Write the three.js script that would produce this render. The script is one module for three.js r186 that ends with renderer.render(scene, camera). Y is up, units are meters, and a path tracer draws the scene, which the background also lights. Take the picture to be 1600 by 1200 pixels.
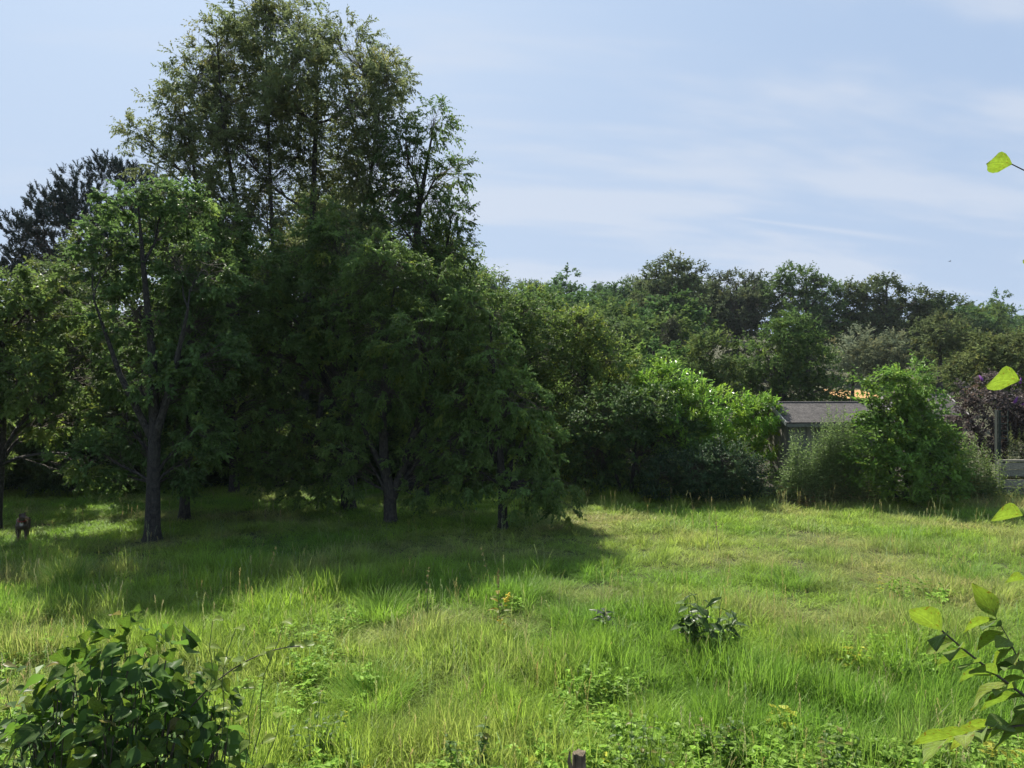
import * as THREE from 'three';
import { ImprovedNoise } from 'three/addons/math/ImprovedNoise.js';
import { MarchingCubes } from 'three/addons/objects/MarchingCubes.js';
import { mergeGeometries } from 'three/addons/utils/BufferGeometryUtils.js';

// ---------- camera, sky, sun, exposure ----------
const scene = new THREE.Scene();
const camera = new THREE.PerspectiveCamera(53.67, 4 / 3, 0.1, 2500);
camera.position.set(0, 3.4, 0);
camera.lookAt(0, 3.4, -10);
const renderer = new THREE.WebGLRenderer({ antialias: true });
renderer.setSize(1024, 768);
renderer.toneMapping = THREE.LinearToneMapping;
renderer.toneMappingExposure = 2.2;
renderer.shadowMap.enabled = true;

const SUN_AZ = 24 * Math.PI / 180, SUN_EL = 50 * Math.PI / 180;
const sunDir = new THREE.Vector3(-Math.sin(SUN_AZ) * Math.cos(SUN_EL), Math.sin(SUN_EL), -Math.cos(SUN_AZ) * Math.cos(SUN_EL));
const sun = new THREE.DirectionalLight(new THREE.Color(1, 0.945, 0.83), 5);
sun.position.copy(sunDir).multiplyScalar(120);
sun.castShadow = true;
Object.assign(sun.shadow.camera, { left: -70, right: 70, top: 70, bottom: -70, near: 1, far: 300 });
sun.shadow.mapSize.set(4096, 4096);
scene.add(sun);

// seeded random numbers
let seed = 12345;
const rnd = () => { seed = (seed + 0x6D2B79F5) | 0; let t = Math.imul(seed ^ (seed >>> 15), 1 | seed); t = (t + Math.imul(t ^ (t >>> 7), 61 | t)) ^ t; return ((t ^ (t >>> 14)) >>> 0) / 4294967296; };
const rr = (a, b) => a + (b - a) * rnd();
const gauss = () => (rnd() + rnd() + rnd() - 1.5) * 1.15;
const perlin = new ImprovedNoise();
const fbm = (x, y, z, n = 4) => { let s = 0, a = 0.5; for (let i = 0; i < n; i++) { s += a * perlin.noise(x, y, z); x *= 2.03; y *= 2.03; z *= 2.03; a *= 0.5; } return s; };
const sstep = (a, b, x) => { const t = Math.min(1, Math.max(0, (x - a) / (b - a))); return t * t * (3 - 2 * t); };
const mix = (a, b, t) => a + (b - a) * t;

{ // pale summer sky with thin cirrus and one faint vapour trail
  const W = 4096, H = 2048, data = new Float32Array(W * H * 4);
  const trailA = new THREE.Vector3(348, 260, -1186).normalize(), trailB = new THREE.Vector3(660, 220, -1186).normalize();
  const trailN = new THREE.Vector3().crossVectors(trailA, trailB).normalize(), trailT = new THREE.Vector3().crossVectors(trailN, trailA).normalize();
  const trailLen = Math.acos(trailA.dot(trailB));
  const d = new THREE.Vector3();
  for (let j = 0; j < H; j++) {
    const el = ((j + 0.5) / H - 0.5) * Math.PI, y = Math.sin(el), c = Math.cos(el);
    for (let i = 0; i < W; i++) {
      const k = (j * W + i) * 4;
      let r, g, b;
      if (y < -0.02) { r = 0.3; g = 0.34; b = 0.36; } else {
        const az = ((i + 0.5) / W - 0.5) * 2 * Math.PI;
        d.set(Math.cos(az) * c, y, Math.sin(az) * c);
        const t = Math.pow(Math.max(0, y), 0.75);
        r = mix(0.455, 0.155, t); g = mix(0.56, 0.305, t); b = mix(0.725, 0.575, t);
        const a = Math.acos(Math.min(1, d.dot(sunDir)));
        const glow = 0.6 * Math.exp(-a / 0.46);
        r += glow; g += glow * 0.97; b += glow * 0.82;
        // cirrus: stretched streaks on a high flat layer
        const q = 1 / (y + 0.16), cx = d.x * q, cz = d.z * q;
        const wx = cx + 0.5 * perlin.noise(cx * 0.6, cz * 0.6, 7.1);
        let s = fbm(wx * 0.9 + 3.1, cz * 2.6 + wx * 0.4, 1.7, 6) * 1.25 + 0.5 * fbm(wx * 0.4, cz * 0.6, 9.3, 3);
        s = sstep(-0.2, 0.45, s);
        let cl = 0.52 * s * s;
        if (y > 0.1 && y < 0.4) {
          const off = d.dot(trailN), along = Math.atan2(d.dot(trailT), d.dot(trailA)) / trailLen;
          if (along > -0.05 && along < 1.2) {
            const w = 0.0010 + 0.0032 * Math.max(0, along);
            cl += 0.4 * Math.exp(-((off / w) ** 2)) * sstep(-0.04, 0.05, along) * (1 - sstep(0.55, 1.15, along));
          }
        }
        cl = Math.min(0.8, cl);
        r = mix(r, 0.66, cl); g = mix(g, 0.70, cl); b = mix(b, 0.78, cl);
      }
      data[k] = r; data[k + 1] = g; data[k + 2] = b; data[k + 3] = 1;
    }
  }
  const tex = new THREE.DataTexture(data, W, H, THREE.RGBAFormat, THREE.FloatType);
  tex.mapping = THREE.EquirectangularReflectionMapping;
  tex.magFilter = THREE.LinearFilter; tex.minFilter = THREE.LinearFilter;
  tex.wrapS = THREE.RepeatWrapping; tex.needsUpdate = true;
  scene.background = tex; scene.environment = tex;
  scene.backgroundIntensity = scene.environmentIntensity = 0.515;
}
scene.fog = new THREE.FogExp2(new THREE.Color(0.82, 0.9, 1.0), 0.00018); // thin summer haze
// ---------- helpers ----------
const V = (x, y, z) => new THREE.Vector3(x, y, z);
const taken = {};
function numbered(name) { const n = taken[name] = (taken[name] ?? -1) + 1; return n ? `${name}_${String(n).padStart(3, '0')}` : name; }
function thing(name, label, category, at = [0, 0, 0], group) {
  const o = new THREE.Group(); o.name = numbered(name); o.position.set(...at); o.userData = { label, category };
  if (group) o.userData.group = group;
  scene.add(o); return o;
}
function part(name, geometry, material, parent, kind) {
  const m = new THREE.Mesh(geometry, material); m.name = name; m.castShadow = m.receiveShadow = true;
  if (kind) m.userData.kind = kind;
  parent.add(m); return m;
}
const hill = (x, d) => { // height of the terrain, d metres ahead of the viewer
  const t = Math.min(1, Math.max(0, (d - 45) / 110)), s = sstep(15, 90, x);
  return 17 * Math.pow(t, 1.5) * (1 - 0.38 * s);
};
const rgb = (r, g, b) => new THREE.Color().setRGB(r, g, b);
function noiseTexture(size, fn, srgb = true) { // fn(u, v) -> [r, g, b] in sRGB 0..1
  const a = new Uint8Array(size * size * 4);
  for (let j = 0; j < size; j++) for (let i = 0; i < size; i++) {
    const c = fn(i / size, j / size), k = (j * size + i) * 4;
    for (let n = 0; n < 3; n++) a[k + n] = Math.max(0, Math.min(255, c[n] * 255));
    a[k + 3] = 255;
  }
  const t = new THREE.DataTexture(a, size, size); t.wrapS = t.wrapT = THREE.RepeatWrapping; t.magFilter = THREE.LinearFilter; t.minFilter = THREE.LinearMipmapLinearFilter;
  if (srgb) t.colorSpace = THREE.SRGBColorSpace;
  t.needsUpdate = true; return t;
}
// noise that tiles over 0..1
const tile = (u, v, f, s) => { const a = u * 2 * Math.PI, b = v * 2 * Math.PI, R = f / 6.283; return perlin.noise(Math.cos(a) * R + s, Math.sin(a) * R + 1.7 * s, Math.cos(b) * R) + perlin.noise(Math.sin(b) * R + s, Math.cos(a) * R - s, Math.cos(b) * R + 3.1); };
function leafMaterial(coat = 0.2, through = 0.42, coatRough = 0.42) {
  return new THREE.MeshPhysicalMaterial({ color: 0xffffff, vertexColors: true, roughness: 1, transmission: through, thickness: 0, clearcoat: coat, clearcoatRoughness: coatRough, side: THREE.DoubleSide, specularIntensity: 0.12 });
}
// many small folded leaves in one geometry
class Leaves {
  constructor() { this.p = []; this.c = []; this.i = []; this.n = 0; }
  add(x, y, z, ax, ay, az, nx, ny, nz, L, W, r, g, b) {
    let k = nx * ax + ny * ay + nz * az; nx -= ax * k; ny -= ay * k; nz -= az * k;
    k = 1 / (Math.hypot(nx, ny, nz) || 1); nx *= k; ny *= k; nz *= k;
    const sx = (ay * nz - az * ny) * W / 2, sy = (az * nx - ax * nz) * W / 2, sz = (ax * ny - ay * nx) * W / 2;
    const m = L * 0.42, f = W * 0.14, mx = x + ax * m + nx * f, my = y + ay * m + ny * f, mz = z + az * m + nz * f;
    const dr = L * 0.12;
    this.p.push(x, y, z, mx - sx, my - sy, mz - sz, x + ax * L - nx * dr, y + ay * L - ny * dr, z + az * L - nz * dr, mx + sx, my + sy, mz + sz);
    for (let q = 0; q < 4; q++) this.c.push(r, g, b);
    const o = this.n * 4; this.i.push(o, o + 3, o + 2, o, o + 2, o + 1); this.n++;
  }
  geometry() {
    const g = new THREE.BufferGeometry();
    g.setAttribute('position', new THREE.Float32BufferAttribute(this.p, 3));
    g.setAttribute('color', new THREE.Float32BufferAttribute(this.c, 3));
    g.setIndex(this.i); return g;
  }
}
// tapered tubes, several of them in one geometry
class Tubes {
  constructor() { this.p = []; this.nn = []; this.uv = []; this.i = []; }
  add(pts, radii, sides = 5) {
    const n = pts.length; let v = 0; const base = this.p.length / 3;
    const t = V(0, 0, 0), a = V(0, 0, 0), b = V(0, 0, 0);
    for (let k = 0; k < n; k++) {
      t.subVectors(pts[Math.min(n - 1, k + 1)], pts[Math.max(0, k - 1)]).normalize();
      a.set(0.31, 0.12, 0.94).cross(t).normalize(); b.crossVectors(t, a);
      if (k) v += pts[k].distanceTo(pts[k - 1]);
      for (let s = 0; s <= sides; s++) {
        const q = s / sides * 2 * Math.PI, c = Math.cos(q), e = Math.sin(q), nx = a.x * c + b.x * e, ny = a.y * c + b.y * e, nz = a.z * c + b.z * e, r = radii[k];
        this.p.push(pts[k].x + nx * r, pts[k].y + ny * r, pts[k].z + nz * r); this.nn.push(nx, ny, nz); this.uv.push(s / sides * 6.28 * radii[0], v);
      }
    }
    for (let k = 0; k < n - 1; k++) for (let s = 0; s < sides; s++) { const o = base + k * (sides + 1) + s, u = o + sides + 1; this.i.push(o, o + 1, u, o + 1, u + 1, u); }
    return this;
  }
  geometry() {
    const g = new THREE.BufferGeometry();
    g.setAttribute('position', new THREE.Float32BufferAttribute(this.p, 3)); g.setAttribute('normal', new THREE.Float32BufferAttribute(this.nn, 3));
    g.setAttribute('uv', new THREE.Float32BufferAttribute(this.uv, 2)); g.setIndex(this.i); return g;
  }
}
function bend(a, b, sag, n = 6, wob = 0.04) { // a branch from a to b that rises or sags on its way
  const L = a.distanceTo(b), out = [], ph = rnd() * 6, mid = a.clone().lerp(b, 0.5); mid.y += sag * L;
  for (let k = 0; k <= n; k++) {
    const t = k / n, u = 1 - t, w = Math.sin(t * Math.PI) * wob * L;
    out.push(V(u * u * a.x + 2 * u * t * mid.x + t * t * b.x + w * Math.sin(ph + t * 5), u * u * a.y + 2 * u * t * mid.y + t * t * b.y + w * 0.5 * Math.cos(ph + t * 4), u * u * a.z + 2 * u * t * mid.z + t * t * b.z + w * Math.cos(ph + t * 6)));
  }
  return out;
}
const taper = (n, r0, r1) => Array.from({ length: n }, (_, k) => mix(r0, r1, k / (n - 1)));

const barkTex = noiseTexture(256, (u, v) => { const s = 0.5 + 0.5 * tile(u, v, 14, 2.3) + 0.25 * tile(u, v, 40, 5.1); const q = 0.13 + 0.12 * s; return [q * 1.06, q, q * 0.9]; });
const barkBump = noiseTexture(256, (u, v) => { const s = 0.5 + 0.6 * tile(u * 1, v, 26, 8.3); return [s, s, s]; }, false);
const bark = new THREE.MeshStandardMaterial({ map: barkTex, bumpMap: barkBump, bumpScale: 0.02, roughness: 0.95 });
const barkPale = new THREE.MeshStandardMaterial({ color: rgb(1.5, 1.5, 1.45), map: barkTex, bumpMap: barkBump, bumpScale: 0.015, roughness: 0.95 });
const twigMat = new THREE.MeshStandardMaterial({ color: rgb(0.075, 0.062, 0.045), roughness: 0.9 });
const greenStem = new THREE.MeshStandardMaterial({ color: rgb(0.10, 0.14, 0.045), roughness: 0.7 });

// one tree or shrub: trunk(s), a limb to every bough of the crown, twigs to every spray, and leaves along the sprays
// o: lobes [x, y, z, rx, ry, rz], stems [[x, y, z, r] ...] each, leaf [length, width], lai, colour, droop, unit
function growTree(parent, o) {
  const { stems, leaf: [L, W], lai, colour, mat, droop = 0.3, rise = 0.12, perSpray = 9, sprays = 5, sprayLen = 4.5, yellow = 0.1, gap = 0.0, shell = 0.45, woody = bark, limbR = 0.05, up = 0.7, detail = true, minLimb = 0.25 } = o;
  const lobes = o.lobes.map(q => [q[0], q[1], q[2], q[3] * 1.12, q[4] * 1.12, q[5] * 1.12]);
  const stemPts = stems.map(s => s.map(q => V(q[0], q[1], q[2])));
  const trunk = new Tubes();
  stems.forEach((s, k) => { // the foot of a trunk flares into the ground
    const p0 = stemPts[k][0], p1 = stemPts[k][1], foot = p0.y < 0.1 && s[0][3] > 0.1;
    const pts = foot ? [p0.clone().setY(p0.y - 0.05), p0.clone().lerp(p1, 0.08), p0.clone().lerp(p1, 0.25), ...stemPts[k].slice(1)] : stemPts[k], r = foot ? [s[0][3] * 1.6, s[0][3] * 1.15, s[0][3] * 0.97, ...s.slice(1).map(q => q[3])] : s.map(q => q[3]);
    trunk.add(pts, r, 9);
  });
  const limbs = [], twigs = new Tubes(), leaves = new Leaves();
  const gapSeed = rnd() * 50;
  for (const [cx, cy, cz, rx, ry, rz] of lobes) {
    const c = V(cx, cy, cz);
    // where the limb leaves its stem: lower than the bough, by how far out it stands
    let best = null, bd = 1e9;
    stemPts.forEach((pts, k) => pts.forEach((p, m) => {
      if (m === 0 && pts.length > 2) return;
      const h = Math.hypot(p.x - c.x, p.z - c.z), want = c.y - h * 0.7 - ry * 0.4, dd = Math.abs(p.y - want) + h * 0.6;
      if (dd < bd) { bd = dd; best = [p, stems[k][m][3]]; }
    }));
    const r0 = Math.min(best[1] * 0.75, limbR * (0.6 + 0.5 * Math.max(rx, ry)));
    const limb = bend(best[0], V(cx + rr(-0.2, 0.2) * rx, cy + 0.25 * ry, cz), rise, 7, 0.05);
    limbs.push([limb, taper(8, Math.max(r0, 0.012), Math.max(0.008, r0 * 0.25))]);
    const nLeaves = Math.round(Math.PI * rx * ry * lai / (0.5 * L * W)), nClumps = Math.max(3, Math.round(nLeaves / (perSpray * sprays)));
    for (let k = 0; k < nClumps; k++) {
      let dx = gauss(), dy = gauss(), dz = gauss(); const l = 1 / (Math.hypot(dx, dy, dz) || 1); dx *= l; dy *= l; dz *= l;
      const q = mix(shell, 1, Math.pow(rnd(), 0.6)) * (0.9 + 0.25 * perlin.noise(dx * 2 + cx, dy * 2 + cy, dz * 2 + cz));
      const px = cx + dx * rx * q, py = Math.max(0.12, cy + dy * ry * q), pz = cz + dz * rz * q;
      if (gap && perlin.noise(px * 0.9 / Math.max(rx, 0.5) + gapSeed, py * 0.9 / Math.max(rx, 0.5), pz * 0.9 / Math.max(rx, 0.5)) < gap - 0.5) continue;
      if (detail && (k % 2 === 0 || !o.fewTwigs)) twigs.add(bend(limb[2 + Math.floor(rnd() * 6)], V(px, py, pz), 0.06, 3, 0.06), taper(4, Math.max(0.006, r0 * 0.22), 0.004), 3);
      const tone = rr(0.72, 1.25) * (1 + 0.35 * perlin.noise(px * 0.7 + 9, py * 0.7, pz * 0.7)), warm = rnd() < yellow ? rr(0.5, 1) : rr(0, 0.3);
      for (let s = 0; s < sprays; s++) {
        let sx = dx * 0.8 + gauss() * 0.8, sy = dy * 0.6 + gauss() * 0.6 + (o.lift ?? 0.15) - droop * 0.6, sz = dz * 0.8 + gauss() * 0.8;
        const m = 1 / (Math.hypot(sx, sy, sz) || 1); sx *= m; sy *= m; sz *= m;
        const len = L * sprayLen * rr(0.6, 1.25);
        const side = V(sy, -sx, rr(-0.5, 0.5)).cross(V(sx, sy, sz)).normalize();
        for (let i = 0; i < perSpray; i++) {
          const t = (i + rnd()) / perSpray, e = (i % 2 ? 1 : -1) * rr(0.5, 1.1);
          let ax = sx * 0.55 + side.x * e + gauss() * 0.35, ay = sy * 0.55 + side.y * e + gauss() * 0.35 - droop, az = sz * 0.55 + side.z * e + gauss() * 0.35;
          const w = 1 / (Math.hypot(ax, ay, az) || 1); ax *= w; ay *= w; az *= w;
          const sz2 = rr(0.65, 1.15), br = tone * rr(0.8, 1.2), wv = Math.min(1, warm + rr(0, 0.15));
          leaves.add(px + sx * len * t, Math.max(0.04, py + sy * len * t - droop * len * t * t * 0.5), pz + sz * len * t, ax, ay, az, gauss() * 0.7, up + gauss() * 0.4, gauss() * 0.7, L * sz2, W * sz2,
            colour[0] * br * (1 + 0.7 * wv), colour[1] * br * (1 + 0.28 * wv), colour[2] * br * (1 - 0.15 * wv));
        }
      }
    }
  }
  part('trunk', trunk.geometry(), woody, parent);
  for (const [pts, radii] of limbs) if (radii[0] > minLimb * limbR && detail) part('limb', new Tubes().add(pts, radii, 5).geometry(), woody, parent);
  if (!detail) { const t = new Tubes(); for (const [pts, radii] of limbs) t.add(pts, radii, 4); part('limbs', t.geometry(), woody, parent, 'stuff'); }
  if (twigs.p.length) part('twigs', twigs.geometry(), twigMat, parent, 'stuff');
  part('crown', leaves.geometry(), mat, parent, 'stuff');
  return leaves.n;
}
let leafTotal = 0;
function plantTree(name, label, category, key, o, group) {
  const lay = LAYOUT[key], t = thing(name, label, category, lay.at, group);
  leafTotal += growTree(t, { lobes: lay.lobes, ...o });
  return t;
}
const LAYOUT = {
  ash: { at: [-6.96, 0.0, -25], lobes: [[-3.58,13.52,-0.9,1.31,1.18,1.57],[-3.9,12.04,0.14,1.16,1.04,1.39],[-2.53,14.57,-0.42,1.22,1.1,1.47],[-1.48,15.2,0.32,1.16,1.04,1.39],[-0.42,14.78,0.43,1.31,1.18,1.57],[1.05,15.1,-1.45,1.26,1.14,1.52],[2.32,14.05,-1.41,1.1,0.99,1.32],[2.95,13.31,0.68,0.76,0.68,0.91],[-2.53,12.89,-0.87,1.37,1.23,1.64],[-1.05,13.31,-0.96,1.37,1.23,1.64],[0.42,13.1,1.79,1.37,1.23,1.64],[1.79,12.46,-0.1,1.31,1.18,1.57],[2.74,11.62,0.94,1.05,0.95,1.26],[-3.58,10.88,-0.07,1.16,1.04,1.39],[-2.0,11.3,0.46,1.26,1.14,1.52],[1.05,10.99,-1.07,1.16,1.04,1.39],[2.32,10.36,0.39,1.1,0.99,1.32],[-5.23,11.52,0.53,0.55,0.49,0.66],[-4.95,10.67,0.03,0.55,0.49,0.66],[-0.84,11.52,0.6,0.95,0.85,1.14],[-2.74,9.51,0.36,0.8,0.72,0.96],[1.48,9.3,-1.09,0.95,0.85,1.14],[-0.42,9.09,0.43,0.63,0.57,0.76],[-1.48,9.72,0.15,0.63,0.57,0.76],[0.63,7.83,-0.66,1.26,1.14,1.52],[-1.05,7.83,-1.57,1.26,1.14,1.52],[-2.74,7.83,1.02,1.05,0.95,1.26],[-0.21,10.67,-0.07,1.01,0.91,1.21],[0.0,11.83,0.71,1.22,1.1,1.47],[-1.05,8.78,0.89,0.89,0.8,1.06],[-2.11,8.78,0.54,0.95,0.85,1.14],[2.11,7.93,1.17,1.05,0.95,1.26],[-4.64,9.09,-0.2,0.72,0.65,0.86],[-3.58,8.67,0.67,0.84,0.76,1.01],[0.63,9.72,-0.12,0.8,0.72,0.96]] },
  tall: { at: [-3.24, 0.0, -24], lobes: [[0.81,11.39,0.57,0.73,0.66,0.8],[0.0,10.68,0.55,0.81,0.73,0.89],[1.32,10.18,-0.47,0.65,0.58,0.71],[-0.4,9.47,-0.66,1.01,0.91,1.11],[0.61,9.27,-0.49,0.97,0.87,1.07],[1.52,8.56,0.51,0.61,0.55,0.67],[0.0,8.05,-0.13,1.11,1.0,1.22],[1.21,7.55,0.19,0.85,0.76,0.93],[-0.81,7.04,-0.43,1.21,1.09,1.34],[0.4,6.64,0.02,1.21,1.09,1.34],[1.42,6.44,-0.15,0.73,0.66,0.8],[-1.01,8.66,-0.18,0.69,0.62,0.76]] },
  d0: { at: [-11.88, 0.0, -17.4], lobes: [[0.73,4.87,0.09,0.91,0.82,0.91],[1.76,5.23,0.07,0.7,0.63,0.7],[1.03,3.55,0.47,0.97,0.87,0.97],[2.05,3.84,0.18,0.81,0.73,0.81],[0.15,3.99,0.5,0.97,0.87,0.97],[-0.73,4.57,0.47,1.1,0.99,1.1],[-0.59,3.11,0.61,1.03,0.92,1.03],[0.44,5.45,0.12,0.59,0.53,0.59],[1.47,2.67,-0.33,0.81,0.73,0.81],[-0.44,1.79,0.35,0.81,0.73,0.81],[2.13,1.64,0.33,0.59,0.53,0.59]] },
  d1: { at: [-7.77, 0.0, -16.4], lobes: [[-0.73,7.27,-0.42,0.58,0.52,0.58],[0.24,7.41,-0.65,0.62,0.56,0.62],[-1.22,6.17,-0.5,0.76,0.68,0.76],[-0.11,6.3,-1.0,0.86,0.77,0.86],[0.93,5.89,-0.4,0.76,0.68,0.76],[-0.59,4.92,-0.62,0.91,0.82,0.91],[0.58,4.64,-0.94,0.91,0.82,0.91],[-0.8,3.68,-1.12,0.8,0.72,0.8],[0.3,3.4,-0.34,0.86,0.77,0.86],[1.27,3.95,-0.29,0.69,0.62,0.69],[-1.22,2.57,-1.03,0.66,0.6,0.66],[0.86,2.43,-0.46,0.66,0.6,0.66],[-0.25,2.16,-0.76,0.58,0.52,0.58],[-0.32,7.69,-0.85,0.36,0.32,0.36],[-1.63,6.86,-0.79,0.36,0.32,0.36],[-1.49,1.74,-0.52,0.55,0.5,0.55],[0.79,1.67,-0.48,0.5,0.45,0.5],[-0.46,1.53,-0.96,0.47,0.42,0.47],[0.37,1.39,-0.65,0.39,0.35,0.39],[-1.01,1.19,-0.9,0.36,0.32,0.36]] },
  d4: { at: [-8.2, 0.0, -19], lobes: [[0.67,6.6,0.23,0.88,0.79,0.88],[1.79,6.28,-0.18,0.88,0.79,0.88],[1.31,5.16,0.48,1.06,0.95,1.06],[0.67,3.88,0.61,1.06,0.95,1.06],[2.11,4.04,0.01,0.93,0.84,0.93],[1.63,2.76,0.5,0.83,0.75,0.83],[2.44,2.44,-0.15,0.64,0.58,0.64],[0.19,2.76,-0.41,0.8,0.72,0.8],[0.99,7.41,0.07,0.58,0.52,0.58],[-0.29,5.48,-0.45,0.8,0.72,0.8],[0.99,1.8,-0.26,0.7,0.63,0.7],[1.95,1.48,-0.07,0.64,0.58,0.64],[0.19,1.56,0.06,0.48,0.43,0.48],[2.6,1.24,-0.2,0.48,0.43,0.48]] },
  d3: { at: [-4.41, 0.0, -20.5], lobes: [[-1.3,6.86,-0.07,1.04,0.93,1.04],[-0.09,7.03,0.92,0.95,0.86,0.95],[-1.12,5.47,0.25,1.14,1.03,1.14],[0.09,5.47,1.13,1.14,1.03,1.14],[-1.47,4.09,1.04,1.14,1.03,1.14],[-0.43,3.75,0.33,1.14,1.03,1.14],[-1.64,2.71,0.46,0.9,0.81,0.9],[-0.78,1.84,0.52,0.66,0.59,0.66],[-1.99,5.47,0.65,0.86,0.78,0.86],[-0.6,7.72,0.57,0.59,0.53,0.59],[0.26,2.36,0.55,0.69,0.62,0.69],[-1.47,1.41,0.6,0.69,0.62,0.69],[-0.43,0.89,0.77,0.52,0.47,0.52],[-2.16,1.67,0.51,0.69,0.62,0.69],[-1.12,0.63,0.47,0.41,0.37,0.41]] },
  d2: { at: [-2.96, 0.0, -18.5], lobes: [[-0.16,6.05,0.66,0.97,0.87,0.97],[0.94,5.74,0.12,0.87,0.79,0.87],[-0.31,4.65,0.15,1.03,0.93,1.03],[0.78,4.34,0.99,1.03,0.93,1.03],[1.72,4.65,0.42,0.72,0.65,0.72],[0.0,3.24,0.45,0.87,0.79,0.87],[1.09,2.93,-0.15,0.94,0.84,0.94],[-0.78,2.78,0.33,0.66,0.59,0.66],[1.72,2.0,0.47,0.72,0.65,0.72],[0.62,1.61,0.08,0.56,0.51,0.56],[2.03,3.4,0.51,0.81,0.73,0.81],[-1.09,1.84,0.48,0.53,0.48,0.53],[1.25,1.22,0.15,0.47,0.42,0.47],[1.87,1.14,0.5,0.62,0.56,0.62],[0.78,0.9,0.38,0.41,0.37,0.41],[-0.78,1.14,0.48,0.37,0.34,0.37]] },
  d5: { at: [-0.22, 0.0, -17.6], lobes: [[-0.74,5.18,-0.1,0.56,0.51,0.56],[-0.3,4.07,0.18,0.71,0.64,0.71],[0.22,3.03,0.23,0.82,0.73,0.82],[0.74,1.99,-0.44,0.77,0.69,0.77],[-0.22,2.06,-0.44,0.83,0.75,0.83],[1.23,1.1,0.12,0.56,0.51,0.56],[0.45,0.95,0.35,0.62,0.56,0.62],[-1.04,3.1,-0.21,0.71,0.64,0.71],[1.41,0.58,-0.02,0.33,0.29,0.33],[-0.67,1.32,0.07,0.59,0.53,0.59],[-0.07,4.88,-0.08,0.36,0.32,0.36]] },
  e1: { at: [0.0, 0.0, -26], lobes: [[-0.66,5.59,-0.18,1.1,0.99,1.1],[0.66,5.81,-0.23,1.01,0.91,1.01],[-0.22,4.06,-0.19,1.23,1.1,1.23],[1.1,4.28,0.12,1.01,0.91,1.01],[0.66,2.52,-0.29,1.23,1.1,1.23],[-0.88,2.52,-0.16,1.1,0.99,1.1],[-1.32,6.69,0.26,0.79,0.71,0.79],[0.0,0.77,-0.75,1.32,1.18,1.32]] },
  e2: { at: [2.42, 0.0, -25], lobes: [[-0.21,5.19,0.06,0.72,0.65,0.72],[0.74,4.24,0.24,0.84,0.76,0.84],[-0.32,3.72,-0.24,1.05,0.95,1.05],[0.95,2.77,-0.32,0.97,0.87,0.97],[-0.11,1.92,0.38,1.05,0.95,1.05],[1.48,3.4,-0.21,0.67,0.61,0.67],[-0.74,1.29,-0.4,1.05,0.95,1.05],[0.74,1.08,-0.08,1.05,0.95,1.05],[0.32,4.88,0.12,0.51,0.46,0.51]] },
  e3: { at: [3.53, 0.0, -22.6], lobes: [[-1.05,1.21,-0.42,0.88,0.88,0.88],[0.29,1.11,-0.2,0.95,0.95,0.95],[1.14,1.68,-0.16,0.8,0.8,0.8],[-0.1,2.35,0.34,0.84,0.84,0.84],[0.76,2.64,-0.05,0.65,0.65,0.65],[-0.86,2.45,0.29,0.69,0.69,0.69]] },
  laurel: { at: [5.27, 0.0, -23.6], lobes: [[-0.5,3.16,-0.3,0.76,0.76,0.76],[0.6,2.6,-0.16,0.84,0.84,0.84],[-1.23,3.28,0.09,0.48,0.48,0.48],[-0.1,1.81,0.51,1.11,1.11,1.11],[0.9,1.31,-0.05,0.92,0.92,0.92],[1.09,2.11,-0.18,0.56,0.56,0.56],[-0.9,2.21,-0.4,0.88,0.88,0.88],[-0.3,3.6,0.01,0.36,0.36,0.36],[0.1,0.61,-0.37,0.99,0.99,0.99]] },
  low: { at: [5.65, 0.0, -21.6], lobes: [[-0.55,0.89,0.24,0.66,0.66,0.66],[0.36,1.07,0.28,0.69,0.69,0.69],[1.06,0.81,-0.22,0.58,0.58,0.58],[-1.27,0.7,-0.16,0.62,0.62,0.62],[-0.18,0.49,0.2,0.55,0.55,0.55],[0.73,0.45,0.08,0.47,0.47,0.47]] },
  hedge: { at: [7.69, 0.0, -24], lobes: [[0.0,2.35,0.24,0.65,0.65,0.65],[-0.45,1.58,-0.12,0.65,0.65,0.65],[0.36,1.48,-0.27,0.61,0.61,0.61],[0.0,0.77,-0.19,0.77,0.77,0.77],[0.3,2.39,0.14,0.4,0.4,0.4],[-0.3,2.49,-0.1,0.36,0.36,0.36]] },
  elder: { at: [11.05, 0.0, -21.3], lobes: [[0.09,3.4,-0.08,0.45,0.45,0.45],[-0.36,2.9,-0.06,0.57,0.57,0.57],[0.45,2.68,-0.06,0.61,0.61,0.61],[-0.09,2.14,-0.09,0.79,0.79,0.79],[-0.81,1.78,0.34,0.68,0.68,0.68],[0.63,1.78,-0.33,0.79,0.79,0.79],[1.17,1.24,-0.36,0.61,0.61,0.61],[-1.17,1.21,0.32,0.61,0.61,0.61],[-0.27,1.03,0.39,0.86,0.86,0.86],[0.63,0.8,0.4,0.68,0.68,0.68],[-1.26,3.4,-0.02,0.2,0.2,0.2],[-1.08,2.68,0.15,0.27,0.27,0.27],[-0.36,3.58,0.11,0.22,0.22,0.22],[0.27,3.85,-0.06,0.18,0.18,0.18]] },
  purple: { at: [16.1, 0.0, -24.8], lobes: [[-0.63,2.56,0.22,0.75,0.68,0.75],[0.42,2.56,0.32,0.79,0.72,0.79],[-0.84,1.62,0.13,0.67,0.6,0.67],[0.21,1.52,0.02,0.75,0.68,0.75],[1.15,2.15,-0.24,0.96,0.87,0.96],[-1.3,3.15,-0.06,0.33,0.3,0.33],[-0.21,3.3,-0.18,0.54,0.49,0.54],[-1.25,2.35,-0.24,0.46,0.41,0.46]] },
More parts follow.
